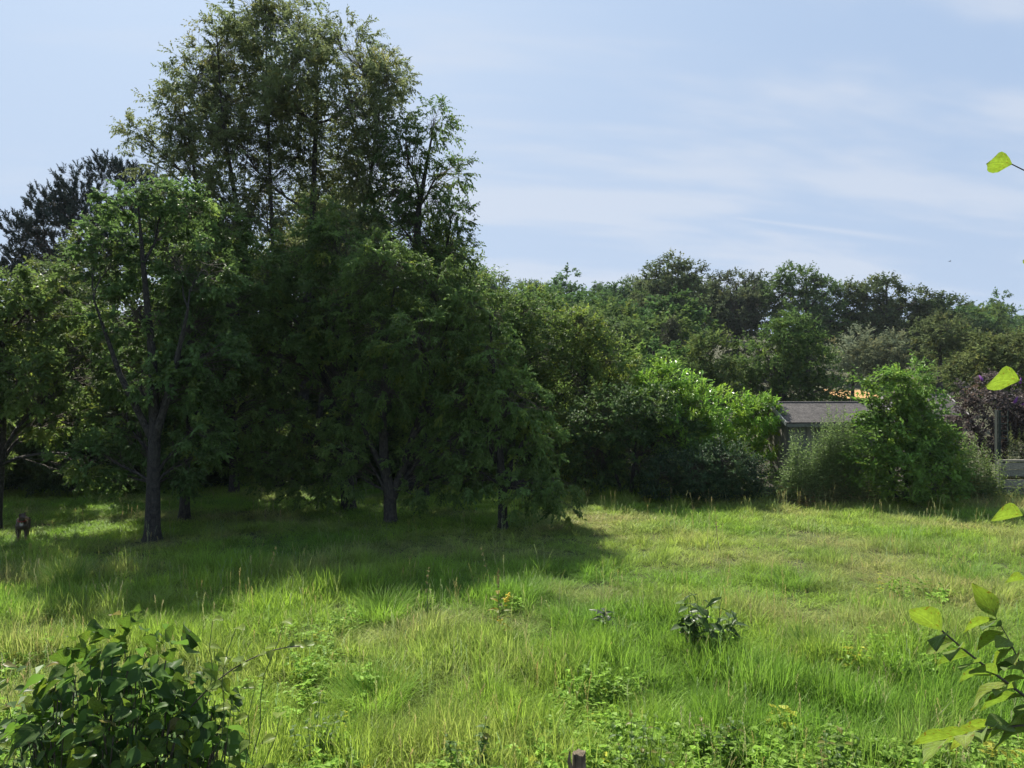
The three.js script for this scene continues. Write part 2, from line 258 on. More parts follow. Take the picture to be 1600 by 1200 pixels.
  l: { at: [25.63, 0.0, -40], lobes: [[-1.01,4.68,0.13,1.21,1.09,1.21],[0.67,4.82,-0.31,1.21,1.09,1.21],[-2.02,3.67,0.35,0.94,0.85,0.94],[2.36,4.75,-0.85,1.55,1.4,1.55],[0.0,3.67,0.62,1.28,1.15,1.28],[-0.51,5.25,0.16,0.67,0.61,0.67]] },
  m: { at: [30.84, 0.45, -55], lobes: [[0.14,6.66,0.66,1.3,1.17,1.3],[-0.56,5.5,0.44,0.93,0.83,0.93],[0.79,5.27,0.49,1.02,0.92,1.02],[0.23,7.36,0.07,0.74,0.67,0.74],[-0.7,6.66,-0.43,0.74,0.67,0.74],[1.07,6.43,0.22,0.74,0.67,0.74]] },
  n1: { at: [26.91, 0.83, -60], lobes: [[-0.35,5.1,-0.44,1.11,1.0,1.11],[0.51,6.11,-0.19,0.81,0.73,0.81],[-0.1,3.58,0.2,1.01,0.91,1.01],[0.81,4.49,0.03,0.91,0.82,0.91],[-0.71,4.59,-0.07,0.71,0.64,0.71]] },
  n2: { at: [28.46, 0.67, -58], lobes: [[-0.1,5.08,0.72,1.37,1.23,1.37],[-0.34,3.61,0.18,1.37,1.23,1.37],[0.98,4.3,-0.17,0.88,0.79,0.88],[-0.83,5.57,-0.26,0.88,0.79,0.88],[0.64,5.67,0.3,0.68,0.62,0.68]] },
  o: { at: [16.13, 0.0, -45], lobes: [[0.57,6.13,-0.04,1.52,1.37,1.52],[-1.33,4.92,0.54,1.59,1.43,1.59],[1.71,4.54,-0.26,1.44,1.3,1.44],[-0.19,3.4,-0.69,1.9,1.71,1.9],[-2.47,3.78,0.05,1.21,1.09,1.21],[2.47,3.02,0.4,1.06,0.96,1.06],[0.95,2.83,-0.6,1.52,1.37,1.52],[0.38,6.81,0.27,0.76,0.68,0.76],[-0.38,6.63,0.31,0.61,0.55,0.61]] },
  p: { at: [10.98, 0.0, -42], lobes: [[0.0,5.1,0.44,1.2,1.08,1.2],[-0.64,3.82,0.44,1.13,1.02,1.13],[0.71,3.75,-0.67,1.13,1.02,1.13],[0.0,2.51,0.21,1.35,1.21,1.35],[-0.71,5.35,0.28,0.64,0.57,0.64]] },
  s1: { at: [18.97, 4.43, -90], lobes: [[0.0,11.26,-1.77,2.73,2.46,2.73],[-1.9,9.44,-0.85,2.58,2.32,2.58],[2.12,9.44,-0.81,2.43,2.19,2.43],[0.0,6.17,0.14,3.49,3.14,3.49],[-2.43,11.71,-0.15,1.37,1.23,1.37],[2.43,11.87,-0.06,1.52,1.37,1.52],[0.0,12.62,0.6,1.52,1.37,1.52],[-1.52,3.14,-2.18,3.04,2.73,3.04],[1.9,3.52,-1.75,2.73,2.46,2.73]] },
  s2: { at: [28.33, 5.2, -96], lobes: [[0.0,10.35,-1.48,2.75,2.48,2.75],[-2.27,10.59,-0.96,1.78,1.6,1.78],[2.99,10.51,-1.41,2.27,2.04,2.27],[-1.21,7.51,2.1,3.08,2.77,3.08],[2.02,7.11,1.49,2.91,2.62,2.91],[-3.24,8.32,-1.16,1.94,1.75,1.94],[0.4,4.68,0.01,3.56,3.21,3.56]] },
  s3: { at: [35.68, 4.41, -92], lobes: [[-0.78,11.55,-0.62,2.33,2.09,2.33],[-2.33,9.46,-0.7,2.64,2.37,2.64],[2.33,9.69,-0.53,2.48,2.23,2.48],[-0.78,6.36,0.75,3.57,3.21,3.57],[3.1,5.97,0.41,3.26,2.93,3.26],[-2.48,12.33,-0.2,1.01,0.91,1.01],[4.27,9.07,-0.83,1.86,1.68,1.86],[0.78,3.64,-0.96,3.88,3.49,3.88]] },
  s4: { at: [44.39, 3.87, -90], lobes: [[0.0,10.3,-1.32,2.43,2.19,2.43],[-3.04,9.54,0.17,2.12,1.91,2.12],[2.81,8.63,0.71,2.28,2.05,2.28],[-1.9,6.74,-0.55,3.19,2.87,3.19],[2.05,5.98,-1.93,3.19,2.87,3.19],[0.0,11.82,-0.42,0.91,0.82,0.91],[-3.79,10.91,-0.19,1.06,0.96,1.06],[-0.38,3.32,0.55,3.64,3.28,3.64],[4.17,7.12,0.62,1.52,1.37,1.52]] },
  s5: { at: [50.08, 3.44, -88], lobes: [[0.37,8.57,-0.31,1.78,1.6,1.78],[-1.85,7.75,0.84,1.93,1.74,1.93],[1.26,6.27,0.37,2.08,1.87,2.08],[-0.37,4.41,-0.28,2.82,2.54,2.82],[-0.74,9.01,-0.19,1.04,0.93,1.04],[2.0,7.38,-0.01,1.19,1.07,1.19]] },
  pine: { at: [-22.13, 0.0, -42], lobes: [[-4.43,11.72,0.47,1.2,1.08,1.44],[-5.21,10.48,-0.14,0.92,0.83,1.1],[-3.01,12.96,0.45,1.2,1.08,1.44],[-1.95,14.38,-0.09,1.13,1.02,1.36],[-0.6,15.37,-0.42,0.85,0.76,1.02],[0.89,14.8,0.06,0.92,0.83,1.1],[-1.24,12.61,0.58,1.56,1.4,1.87],[0.53,12.96,-1.17,1.42,1.27,1.7],[-3.01,10.48,-0.19,1.35,1.21,1.61],[0.18,10.84,-0.23,1.63,1.47,1.95],[-4.43,9.07,0.62,0.85,0.76,1.02],[2.3,14.02,0.65,0.78,0.7,0.93],[1.95,10.48,-0.32,1.35,1.21,1.61],[-1.59,9.07,1.08,1.42,1.27,1.7],[-5.67,9.42,0.36,0.64,0.57,0.76]] },
};
// ---------- the ground ----------
{
  const g = new THREE.PlaneGeometry(1400, 1400, 280, 280); g.rotateX(-Math.PI / 2);
  const p = g.attributes.position, uv = g.attributes.uv;
  for (let k = 0; k < p.count; k++) { p.setY(k, hill(p.getX(k), -p.getZ(k)) - 0.01); uv.setXY(k, p.getX(k) / 3, p.getZ(k) / 3); }
  g.computeVertexNormals();
  const tex = noiseTexture(512, (u, v) => {
    const a = tile(u, v, 6, 1.1), b = tile(u, v, 30, 4.2), c = tile(u, v, 90, 7.7), s = 0.5 + 0.4 * a + 0.3 * b;
    const q = 0.8 + 0.35 * c + 0.15 * b;
    return [mix(0.25, 0.31, s) * q, mix(0.30, 0.27, s) * q, mix(0.13, 0.17, s) * q];
  });
  const bump = noiseTexture(256, (u, v) => { const s = 0.5 + 0.4 * tile(u, v, 40, 3.3); return [s, s, s]; }, false);
  const m = new THREE.Mesh(g, new THREE.MeshStandardMaterial({ map: tex, bumpMap: bump, bumpScale: 0.03, roughness: 1 }));
  m.name = 'ground'; m.userData = { kind: 'structure', label: 'rough meadow ground rising to a wooded hill' }; m.receiveShadow = true; scene.add(m);
}
{ // a strip of ripe stubble field beyond the gardens
  const g = new THREE.PlaneGeometry(4.6, 7, 8, 8); g.rotateX(-Math.PI / 2);
  const p = g.attributes.position, uv = g.attributes.uv;
  for (let k = 0; k < p.count; k++) { const x = p.getX(k) + 33.2, z = p.getZ(k) - 74; p.setXYZ(k, x, hill(x, -z) + 0.25, z); uv.setXY(k, x / 2, z / 2); }
  g.computeVertexNormals();
  const tex = noiseTexture(256, (u, v) => { const q = 0.85 + 0.3 * tile(u, v, 40, 3.7) + 0.15 * tile(u, v, 8, 1.2); return [0.76 * q, 0.58 * q, 0.36 * q]; });
  const m = new THREE.Mesh(g, new THREE.MeshStandardMaterial({ map: tex, roughness: 1 }));
  m.name = 'stubble_field'; m.userData = { kind: 'structure' }; scene.add(m);
}
// ---------- trees and shrubs ----------
const stemTo = (pts) => pts; // readability: [x, y, z, radius] from the ground up
const mAsh = leafMaterial(0.12, 0.45), mFruit = leafMaterial(0.22, 0.48), mGlossy = leafMaterial(0.4, 0.48, 0.3), mFar = leafMaterial(0.03, 0.42), mNeedle = leafMaterial(0.1, 0.12);

plantTree('ash_tree', 'very tall airy ash tree with bare ascending stems, highest crown in the picture', 'tree', 'ash', {
  stems: [stemTo([[0, 0, 0, 0.192], [0.1, 3, 0, 0.168], [0.25, 6, 0.1, 0.136], [0.4, 9, 0, 0.104], [0.5, 12, 0, 0.064], [0.6, 15, 0.1, 0.024]]),
    stemTo([[-0.6, 0, 0.3, 0.160], [-0.9, 3, 0.3, 0.136], [-1.5, 6, 0.3, 0.112], [-2.0, 9, 0.2, 0.080], [-2.5, 12, 0.2, 0.048], [-2.7, 15, 0.2, 0.016]]),
    stemTo([[-0.4, 0, -0.4, 0.128], [-1.3, 4, -0.5, 0.104], [-2.6, 7, -0.6, 0.080], [-3.6, 10, -0.5, 0.048], [-4.1, 13, -0.4, 0.016]]),
    stemTo([[0.2, 0, -0.2, 0.120], [0.8, 4, -0.3, 0.096], [1.5, 7, -0.4, 0.072], [2.2, 10, -0.4, 0.048], [2.6, 13, -0.3, 0.016]]),
    stemTo([[-0.2, 0, 0.5, 0.104], [-0.5, 4, 0.6, 0.088], [-0.7, 8, 0.7, 0.064], [-0.9, 12, 0.6, 0.040], [-1, 15.5, 0.5, 0.016]])],
  leaf: [0.13, 0.055], lai: 3.5, colour: [0.15, 0.2, 0.09], mat: mAsh, droop: 0.3, rise: -0.1, perSpray: 11, sprays: 4, sprayLen: 3.4, shell: 0.15, limbR: 0.036, gap: 0.16, lift: 0.35, woody: barkPale,
});
plantTree('tall_tree', 'tall leafy tree with ragged bright green edge, second highest after the ash', 'tree', 'tall', {
  stems: [stemTo([[0, 0, 0, 0.25], [0, 3, 0, 0.21], [0.1, 6, 0, 0.16], [0.3, 9, 0, 0.09], [0.7, 11.2, 0, 0.03]]), stemTo([[0.2, 0, 0.1, 0.16], [0.6, 4, 0.1, 0.12], [1.1, 7, 0.1, 0.06], [1.3, 8.6, 0, 0.02]])],
  leaf: [0.12, 0.06], lai: 3.4, colour: [0.085, 0.150, 0.046], mat: mAsh, droop: 0.35, perSpray: 9, sprays: 4, sprayLen: 3.2, shell: 0.3, gap: 0.2,
});
const fruit = (stems, extra = {}) => ({ stems, leaf: [0.095, 0.055], lai: 4.4, colour: [0.108, 0.185, 0.052], mat: mFruit, droop: 0.35, perSpray: 9, sprays: 7, sprayLen: 2.9, gap: 0.2, ...extra });
plantTree('fruit_tree', 'sunlit bushy fruit tree at the picture edge, behind the dog', 'tree', 'd0', fruit([[[0, 0, 0, 0.15], [0.1, 1.5, 0, 0.13], [0.2, 3, 0, 0.1], [0.2, 4.5, 0, 0.05]], [[0.05, 1.4, 0, 0.09], [-0.7, 2.6, 0, 0.07], [-1.3, 4, 0, 0.03]]], { yellow: 0.18, colour: [0.115, 0.19, 0.052], leaf: [0.115, 0.07] }));
plantTree('fruit_tree', 'old fruit tree with straight dark trunk, foremost and nearest to the dog', 'tree', 'd1', fruit([[[0, 0, 0, 0.17], [0.02, 1.2, 0, 0.14], [0.05, 2.4, 0, 0.12], [0, 4, 0, 0.09], [-0.2, 6, 0, 0.05], [-0.3, 7.2, 0, 0.02]], [[0, 2, 0, 0.09], [0.5, 3.4, 0.2, 0.07], [0.9, 5, 0.3, 0.03]], [[0, 2.2, 0, 0.08], [-0.6, 3.6, 0.2, 0.06], [-1.1, 5.2, 0.3, 0.02]]], { yellow: 0.08, leaf: [0.105, 0.066], colour: [0.098, 0.178, 0.055], lai: 5.4, gap: 0.1 }));
plantTree('fruit_tree', 'fruit tree with thin leaning trunk standing just behind the foremost one', 'tree', 'd4', fruit([[[0, 0, 0, 0.13], [0.03, 1.4, 0, 0.11], [0.3, 2.8, 0, 0.09], [0.9, 4.4, 0, 0.06], [1.2, 6, 0, 0.02]], [[0.1, 1.8, 0, 0.07], [0.2, 3.4, 0.2, 0.05], [0.4, 5, 0.2, 0.02]]]));
plantTree('fruit_tree', 'fruit tree whose stout trunk stands behind the forked one', 'tree', 'd3', fruit([[[0, 0, 0, 0.2], [-0.05, 1, 0, 0.17], [-0.3, 2.2, 0, 0.13], [-0.7, 3.8, 0, 0.09], [-0.9, 5.6, 0, 0.03]], [[0, 0.9, 0, 0.11], [0.3, 2.2, 0, 0.09], [0.2, 4, 0, 0.06], [0.1, 6, 0, 0.02]]], { leaf: [0.11, 0.06] }));
plantTree('fruit_tree', 'fruit tree with low forked pale trunk and hanging leafy boughs', 'tree', 'd2', fruit([[[0, 0, 0, 0.17], [-0.02, 0.7, 0, 0.15], [-0.15, 1.4, 0, 0.12], [-0.2, 2.6, 0, 0.1], [-0.1, 4.2, 0, 0.06], [0.1, 5.8, 0, 0.02]], [[0, 0.5, 0, 0.12], [0.25, 1.2, 0, 0.1], [0.5, 2.0, 0.1, 0.08], [1.0, 3.4, 0.2, 0.05], [1.4, 4.8, 0.2, 0.02]], [[-0.1, 1.1, 0, 0.08], [-0.5, 2, 0.1, 0.06], [-0.9, 3.2, 0.2, 0.03]]], { droop: 0.5, woody: barkPale, leaf: [0.09, 0.048] }));
plantTree('fruit_tree', 'spreading fruit tree whose boughs sweep down to the sunny grass', 'tree', 'd5', fruit([[[0, 0, 0, 0.12], [0, 1, 0, 0.1], [-0.1, 2.2, 0, 0.08], [-0.2, 3.6, 0, 0.05], [-0.3, 5, 0, 0.02]], [[0, 0.8, 0, 0.07], [0.4, 1.9, 0.1, 0.05], [0.7, 2.6, 0.1, 0.02]]], { droop: 0.55, colour: [0.115, 0.2, 0.055], leaf: [0.1, 0.06] }));
for (const [label, x, z, src, turn, k] of [['fruit tree deep in the orchard shade between the ash and the thin leaning trunk', -8.6, -23.5, 'd4', 2.2, 1.1], ['fruit tree at the very edge of the picture, beyond the dog', -14.3, -16.4, 'd1', 0.4, 1.05], ['shaded fruit tree at the back of the orchard, behind the forked trunk', -2.6, -22.8, 'd3', 3.6, 0.8]]) {
  const lay = LAYOUT[src], t = thing('fruit_tree', label, 'tree', [x, 0, z]); t.rotation.y = turn; t.scale.setScalar(k);
  leafTotal += growTree(t, { lobes: lay.lobes, ...fruit([[[0, 0, 0, 0.14], [0, 1.5, 0, 0.12], [0.1, 3, 0, 0.09], [0.2, 5.6, 0, 0.03]]], { leaf: [0.13, 0.075] }) });
}
const wild = (stems, extra = {}) => ({ stems, leaf: [0.12, 0.075], lai: 4.4, colour: [0.11, 0.19, 0.05], mat: mFruit, droop: 0.2, perSpray: 8, sprays: 5, sprayLen: 4, gap: 0.12, lift: 0.3, ...extra });
plantTree('hazel_tree', 'broad hazel tree rising behind the sweeping fruit tree', 'tree', 'e1', wild([[[0, 0, 0, 0.14], [0, 2, 0, 0.1], [0, 4, 0, 0.06], [0.1, 5.6, 0, 0.02]], [[-0.2, 0, 0, 0.1], [-0.6, 3, 0, 0.06], [-1, 5.6, 0, 0.02]]]));
plantTree('hazel_tree', 'upright yellowish hazel tree between the fruit trees and the laurel bush', 'tree', 'e2', wild([[[0, 0, 0, 0.12], [0, 2, 0, 0.09], [0, 4, 0, 0.04], [0, 5, 0, 0.015]], [[0.2, 0, 0, 0.08], [0.6, 2.2, 0, 0.05], [0.8, 3.8, 0, 0.02]]], { yellow: 0.25, colour: [0.135, 0.215, 0.052] }));
plantTree('hazel_shrub', 'dark green shrub in front of the laurel, beside the fruit trees', 'shrub', 'e3', wild([[[0, 0, 0, 0.07], [0.1, 1, 0, 0.05], [0.2, 2.2, 0, 0.02]], [[-0.2, 0, 0, 0.06], [-0.6, 1.2, 0, 0.03], [-0.8, 2, 0, 0.015]]], { colour: [0.065, 0.124, 0.039] }));
plantTree('laurel_bush', 'large laurel bush with vivid sunlit yellow green top', 'shrub', 'laurel', { stems: [[[0, 0, 0, 0.08], [0, 1.5, 0, 0.06], [0, 3, 0, 0.02]], [[0.2, 0, 0, 0.06], [0.6, 1.4, 0, 0.04], [0.8, 2.4, 0, 0.015]]], leaf: [0.15, 0.062], lai: 4.4, colour: [0.16, 0.31, 0.045], mat: mGlossy, droop: 0.0, lift: 0.6, perSpray: 8, sprays: 5, sprayLen: 2.4, yellow: 0.25, shell: 0.55 });
plantTree('low_shrub', 'low dark bluish green shrub at the edge of the sunny grass', 'shrub', 'low', { stems: [[[0, 0, 0, 0.04], [0, 0.5, 0, 0.03], [0, 1, 0, 0.012]]], leaf: [0.075, 0.045], lai: 5.1, colour: [0.052, 0.098, 0.046], mat: mFruit, droop: 0.1, lift: 0.3, perSpray: 8, sprays: 5, sprayLen: 4, limbR: 0.03 });
plantTree('laurel_bush', 'smaller bright green laurel bush touching the shed gable', 'shrub', 'hedge', { stems: [[[0, 0, 0, 0.06], [0, 1, 0, 0.04], [0, 2.2, 0, 0.015]]], leaf: [0.14, 0.06], lai: 4.8, colour: [0.17, 0.33, 0.045], mat: mGlossy, droop: 0.0, lift: 0.8, perSpray: 8, sprays: 5, sprayLen: 2.4, yellow: 0.3, shell: 0.55 });
plantTree('elder_shrub', 'fresh green loose shrub standing in front of the shed', 'shrub', 'elder', { stems: [[[0, 0, 0, 0.07], [0, 1.2, 0, 0.05], [0.05, 2.6, 0, 0.03], [0.1, 3.7, 0, 0.01]], [[-0.2, 0, 0, 0.05], [-0.5, 1.2, 0, 0.035], [-0.9, 2.4, 0.1, 0.02], [-1.2, 3.4, 0.1, 0.008]], [[0.2, 0, 0, 0.05], [0.6, 1.2, 0, 0.03], [0.9, 2.1, 0, 0.012]]], leaf: [0.14, 0.075], lai: 5, colour: [0.115, 0.22, 0.042], mat: mFruit, droop: 0.15, lift: 0.45, perSpray: 7, sprays: 4, sprayLen: 3, gap: 0.05, yellow: 0.12 });
{
  const t = plantTree('butterfly_bush', 'purple leaved bush with violet flower spikes beside the shed end', 'shrub', 'purple', { stems: [[[0, 0, 0, 0.07], [0, 1.2, 0, 0.05], [0, 2.6, 0, 0.02]], [[-0.3, 0, 0, 0.05], [-0.9, 1.6, 0, 0.03], [-1.2, 2.6, 0, 0.015]]], leaf: [0.11, 0.075], lai: 3.9, colour: [0.081, 0.072, 0.075], mat: mFruit, droop: 0.3, perSpray: 7, sprays: 4, sprayLen: 3.5, gap: 0.15 });
  const mViolet = new THREE.MeshStandardMaterial({ color: rgb(0.2, 0.05, 0.26), roughness: 0.8 });
  const spike = new THREE.LatheGeometry([[0, 0], [0.035, 0.02], [0.045, 0.08], [0.03, 0.16], [0.012, 0.23], [0, 0.25]].map(q => new THREE.Vector2(...q)), 7);
  { const p = spike.attributes.position; for (let k = 0; k < p.count; k++) { const s = 1 + 0.35 * perlin.noise(p.getX(k) * 90, p.getY(k) * 60, p.getZ(k) * 90); p.setX(k, p.getX(k) * s); p.setZ(k, p.getZ(k) * s); } spike.computeVertexNormals(); }
  for (const [x, y, z, s] of [[-0.9, 3.5, 0.3, 1], [0.5, 3.9, 0.3, 1.4], [-0.25, 2.75, 0.8, 1.2], [-0.1, 2.65, 0.85, 1], [0.1, 3.4, 0.6, 0.9], [-0.35, 3.6, 0.4, 1], [0.2, 2.2, 0.9, 1.1], [0.75, 3.1, 0.7, 1.1]]) {
    const f = part('flower_spike', spike, mViolet, t); f.position.set(x, y, z); f.scale.setScalar(s); f.rotation.set(rr(-0.5, 0.7), rr(0, 6), rr(-0.7, 0.7));
  }
}
// trees in the gardens behind the sheds
const mid = (h, extra = {}) => ({ stems: [[[0, 0, 0, 0.2], [0, h * 0.3, 0, 0.16], [0.05, h * 0.6, 0, 0.1], [0, h * 0.9, 0, 0.03]]], leaf: [0.2, 0.12], lai: 4.2, colour: [0.072, 0.117, 0.039], mat: mFar, droop: 0.2, perSpray: 7, sprays: 4, sprayLen: 3, lift: 0.3, limbR: 0.05, fewTwigs: true, ...extra });
plantTree('garden_tree', 'olive green round bush tree behind the purple leaved bush', 'tree', 'l', mid(5, { colour: [0.091, 0.124, 0.046] }));
plantTree('garden_tree', 'slender pale green tree with a bare lit trunk below its narrow crown', 'tree', 'm', mid(6.5, { colour: [0.098, 0.137, 0.058], leaf: [0.24, 0.13], woody: barkPale, stems: [[[0, 0, 0, 0.26], [0, 1.5, 0, 0.24], [0.15, 3, 0, 0.2], [0.2, 5, 0, 0.1], [0.2, 6.6, 0, 0.03]]] }));
plantTree('willow_tree', 'silvery grey leaved small willow, the paler of the pair', 'tree', 'n1', mid(5, { colour: [0.19, 0.24, 0.16], leaf: [0.26, 0.1], gap: 0.1 }));
plantTree('willow_tree', 'rounded grey green willow beside the silvery one', 'tree', 'n2', mid(5.5, { colour: [0.143, 0.182, 0.111], leaf: [0.26, 0.1] }));
plantTree('garden_tree', 'wide dark green dome shaped tree directly behind the shed roof', 'tree', 'o', mid(6, { colour: [0.075, 0.14, 0.038], lai: 4.1, leaf: [0.22, 0.12] }));
plantTree('garden_tree', 'round olive green tree between the laurel bush and the dome tree', 'tree', 'p', mid(5.5, { colour: [0.085, 0.135, 0.04] }));
// tall trees on the skyline
const big = (h, extra = {}) => ({ stems: [[[0, -0.5, 0, 0.45], [0, h * 0.3, 0, 0.36], [0.1, h * 0.6, 0, 0.22], [0, h * 0.92, 0, 0.05]]], leaf: [0.36, 0.22], lai: 5, colour: [0.078, 0.14, 0.045], mat: mFar, droop: 0.2, perSpray: 7, sprays: 5, sprayLen: 2.8, lift: 0.3, limbR: 0.06, fewTwigs: true, gap: 0.06, ...extra });
plantTree('skyline_tree', 'tallest round topped tree on the wooded skyline, with airy crown', 'tree', 's1', big(13, { gap: 0.12, colour: [0.09, 0.13, 0.06] }));
plantTree('skyline_tree', 'dark skyline tree with thin branches, next to the tallest round one', 'tree', 's2', big(12, { gap: 0.15, colour: [0.07, 0.1, 0.05] }));
plantTree('skyline_tree', 'dense dark skyline tree above the dome shaped garden tree', 'tree', 's3', big(13));
plantTree('skyline_tree', 'skyline tree with pointed top above the silvery willows', 'tree', 's4', big(12.5, { colour: [0.072, 0.109, 0.047] }));
plantTree('skyline_tree', 'lower dark tree where the skyline drops, behind the slender tree', 'tree', 's5', big(9.5, { colour: [0.058, 0.096, 0.039] }));
{ // pine: brushes of needles on spreading boughs
  const lay = LAYOUT.pine, t = thing('pine_tree', 'dark blue green pine with upturned shoots against the sky', 'tree', lay.at);
  growTree(t, { lobes: lay.lobes, stems: [[[0, 0, 0, 0.32], [0, 4, 0, 0.26], [0, 7, 0, 0.2], [0.1, 10, 0, 0.12], [0, 12.8, 0, 0.04]]], leaf: [0.2, 0.045], lai: 5, colour: [0.036, 0.058, 0.049], mat: mNeedle, droop: -0.25, lift: 0.9, perSpray: 26, sprays: 2, sprayLen: 2.0, yellow: 0, shell: 0.2, limbR: 0.09, rise: -0.08, up: 0.3, gap: 0.12 });
}
{ // spruce with a brownish, drooping crown
  const t = thing('spruce_tree', 'narrow brownish spruce with drooping tiers below the tallest skyline tree', 'tree', [11.6, hill(11.6, 55), -55]);
  const lobes = [];
  for (let k = 0; k < 9; k++) { const h = 1 + k * 0.78, r = 1.5 * (1 - k / 9.6); for (let j = 0; j < 5; j++) { const a = j * 1.257 + k * 0.7; lobes.push([Math.cos(a) * r * 0.6, h, Math.sin(a) * r * 0.6, r * 0.55 + 0.1, 0.38, r * 0.55 + 0.1]); } }
  growTree(t, { lobes, stems: [[[0, 0, 0, 0.18], [0, 3, 0, 0.12], [0, 6, 0, 0.06], [0, 8, 0, 0.015]]], leaf: [0.22, 0.05], lai: 3.2, colour: [0.065, 0.078, 0.047], mat: mNeedle, droop: 0.5, perSpray: 10, sprays: 3, sprayLen: 2.6, yellow: 0, limbR: 0.04, rise: -0.05, detail: false });
}
// taller trees at the back of the orchard, behind the ash
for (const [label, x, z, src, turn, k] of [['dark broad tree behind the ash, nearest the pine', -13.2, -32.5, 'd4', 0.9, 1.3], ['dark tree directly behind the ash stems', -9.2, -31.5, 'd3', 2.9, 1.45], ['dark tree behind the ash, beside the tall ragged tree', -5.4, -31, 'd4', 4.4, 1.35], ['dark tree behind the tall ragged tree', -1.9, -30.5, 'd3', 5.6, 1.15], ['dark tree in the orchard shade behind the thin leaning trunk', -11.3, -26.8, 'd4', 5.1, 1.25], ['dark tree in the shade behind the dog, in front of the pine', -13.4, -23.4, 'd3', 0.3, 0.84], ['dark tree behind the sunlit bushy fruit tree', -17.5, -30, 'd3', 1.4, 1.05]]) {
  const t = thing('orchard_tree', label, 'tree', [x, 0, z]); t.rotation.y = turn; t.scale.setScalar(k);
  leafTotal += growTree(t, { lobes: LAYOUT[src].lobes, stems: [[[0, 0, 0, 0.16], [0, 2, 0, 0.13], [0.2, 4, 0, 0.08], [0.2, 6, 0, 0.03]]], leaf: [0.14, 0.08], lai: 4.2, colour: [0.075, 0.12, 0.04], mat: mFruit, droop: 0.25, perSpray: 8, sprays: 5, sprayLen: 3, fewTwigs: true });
}
// dark thicket closing the orchard at the back
{
  const lobes = [[0, 1.2, 0, 1.7, 1.3, 1.3], [-0.9, 2.6, 0.2, 1.4, 1.2, 1.2], [0.9, 2.4, -0.2, 1.5, 1.2, 1.2], [0.1, 3.8, 0, 1.5, 1.2, 1.2], [-0.5, 5.0, 0, 1.1, 0.9, 1], [0.8, 4.8, 0.1, 1, 0.9, 1], [-1.6, 1.1, 0.3, 1, 1, 0.9], [1.6, 1.0, 0.2, 1, 1, 0.9]];
  const first = thing('thicket_shrub', 'tall dark shrub in the shaded thicket behind the fruit trees', 'shrub', [0, 0, 0], 'shrubs of the thicket behind the orchard');
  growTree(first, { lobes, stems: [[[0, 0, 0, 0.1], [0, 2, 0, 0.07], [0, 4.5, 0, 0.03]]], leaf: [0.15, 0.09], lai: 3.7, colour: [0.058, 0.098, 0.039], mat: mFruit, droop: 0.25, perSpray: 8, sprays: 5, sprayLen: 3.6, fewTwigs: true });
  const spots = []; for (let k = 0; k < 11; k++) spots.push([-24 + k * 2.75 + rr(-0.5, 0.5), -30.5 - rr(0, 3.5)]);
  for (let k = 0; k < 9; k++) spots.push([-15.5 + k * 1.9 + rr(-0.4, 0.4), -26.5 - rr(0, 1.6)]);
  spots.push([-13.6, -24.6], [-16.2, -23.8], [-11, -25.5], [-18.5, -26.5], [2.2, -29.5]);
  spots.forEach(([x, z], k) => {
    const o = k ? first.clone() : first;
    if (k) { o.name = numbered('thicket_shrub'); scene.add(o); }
    o.position.set(x, 0, z); o.rotation.y = rr(0, 6.28); const s = rr(0.85, 1.1); o.scale.set(s * 1.1, k > 10 && k < 24 ? 0.62 : s, s * 1.1);
  });
}
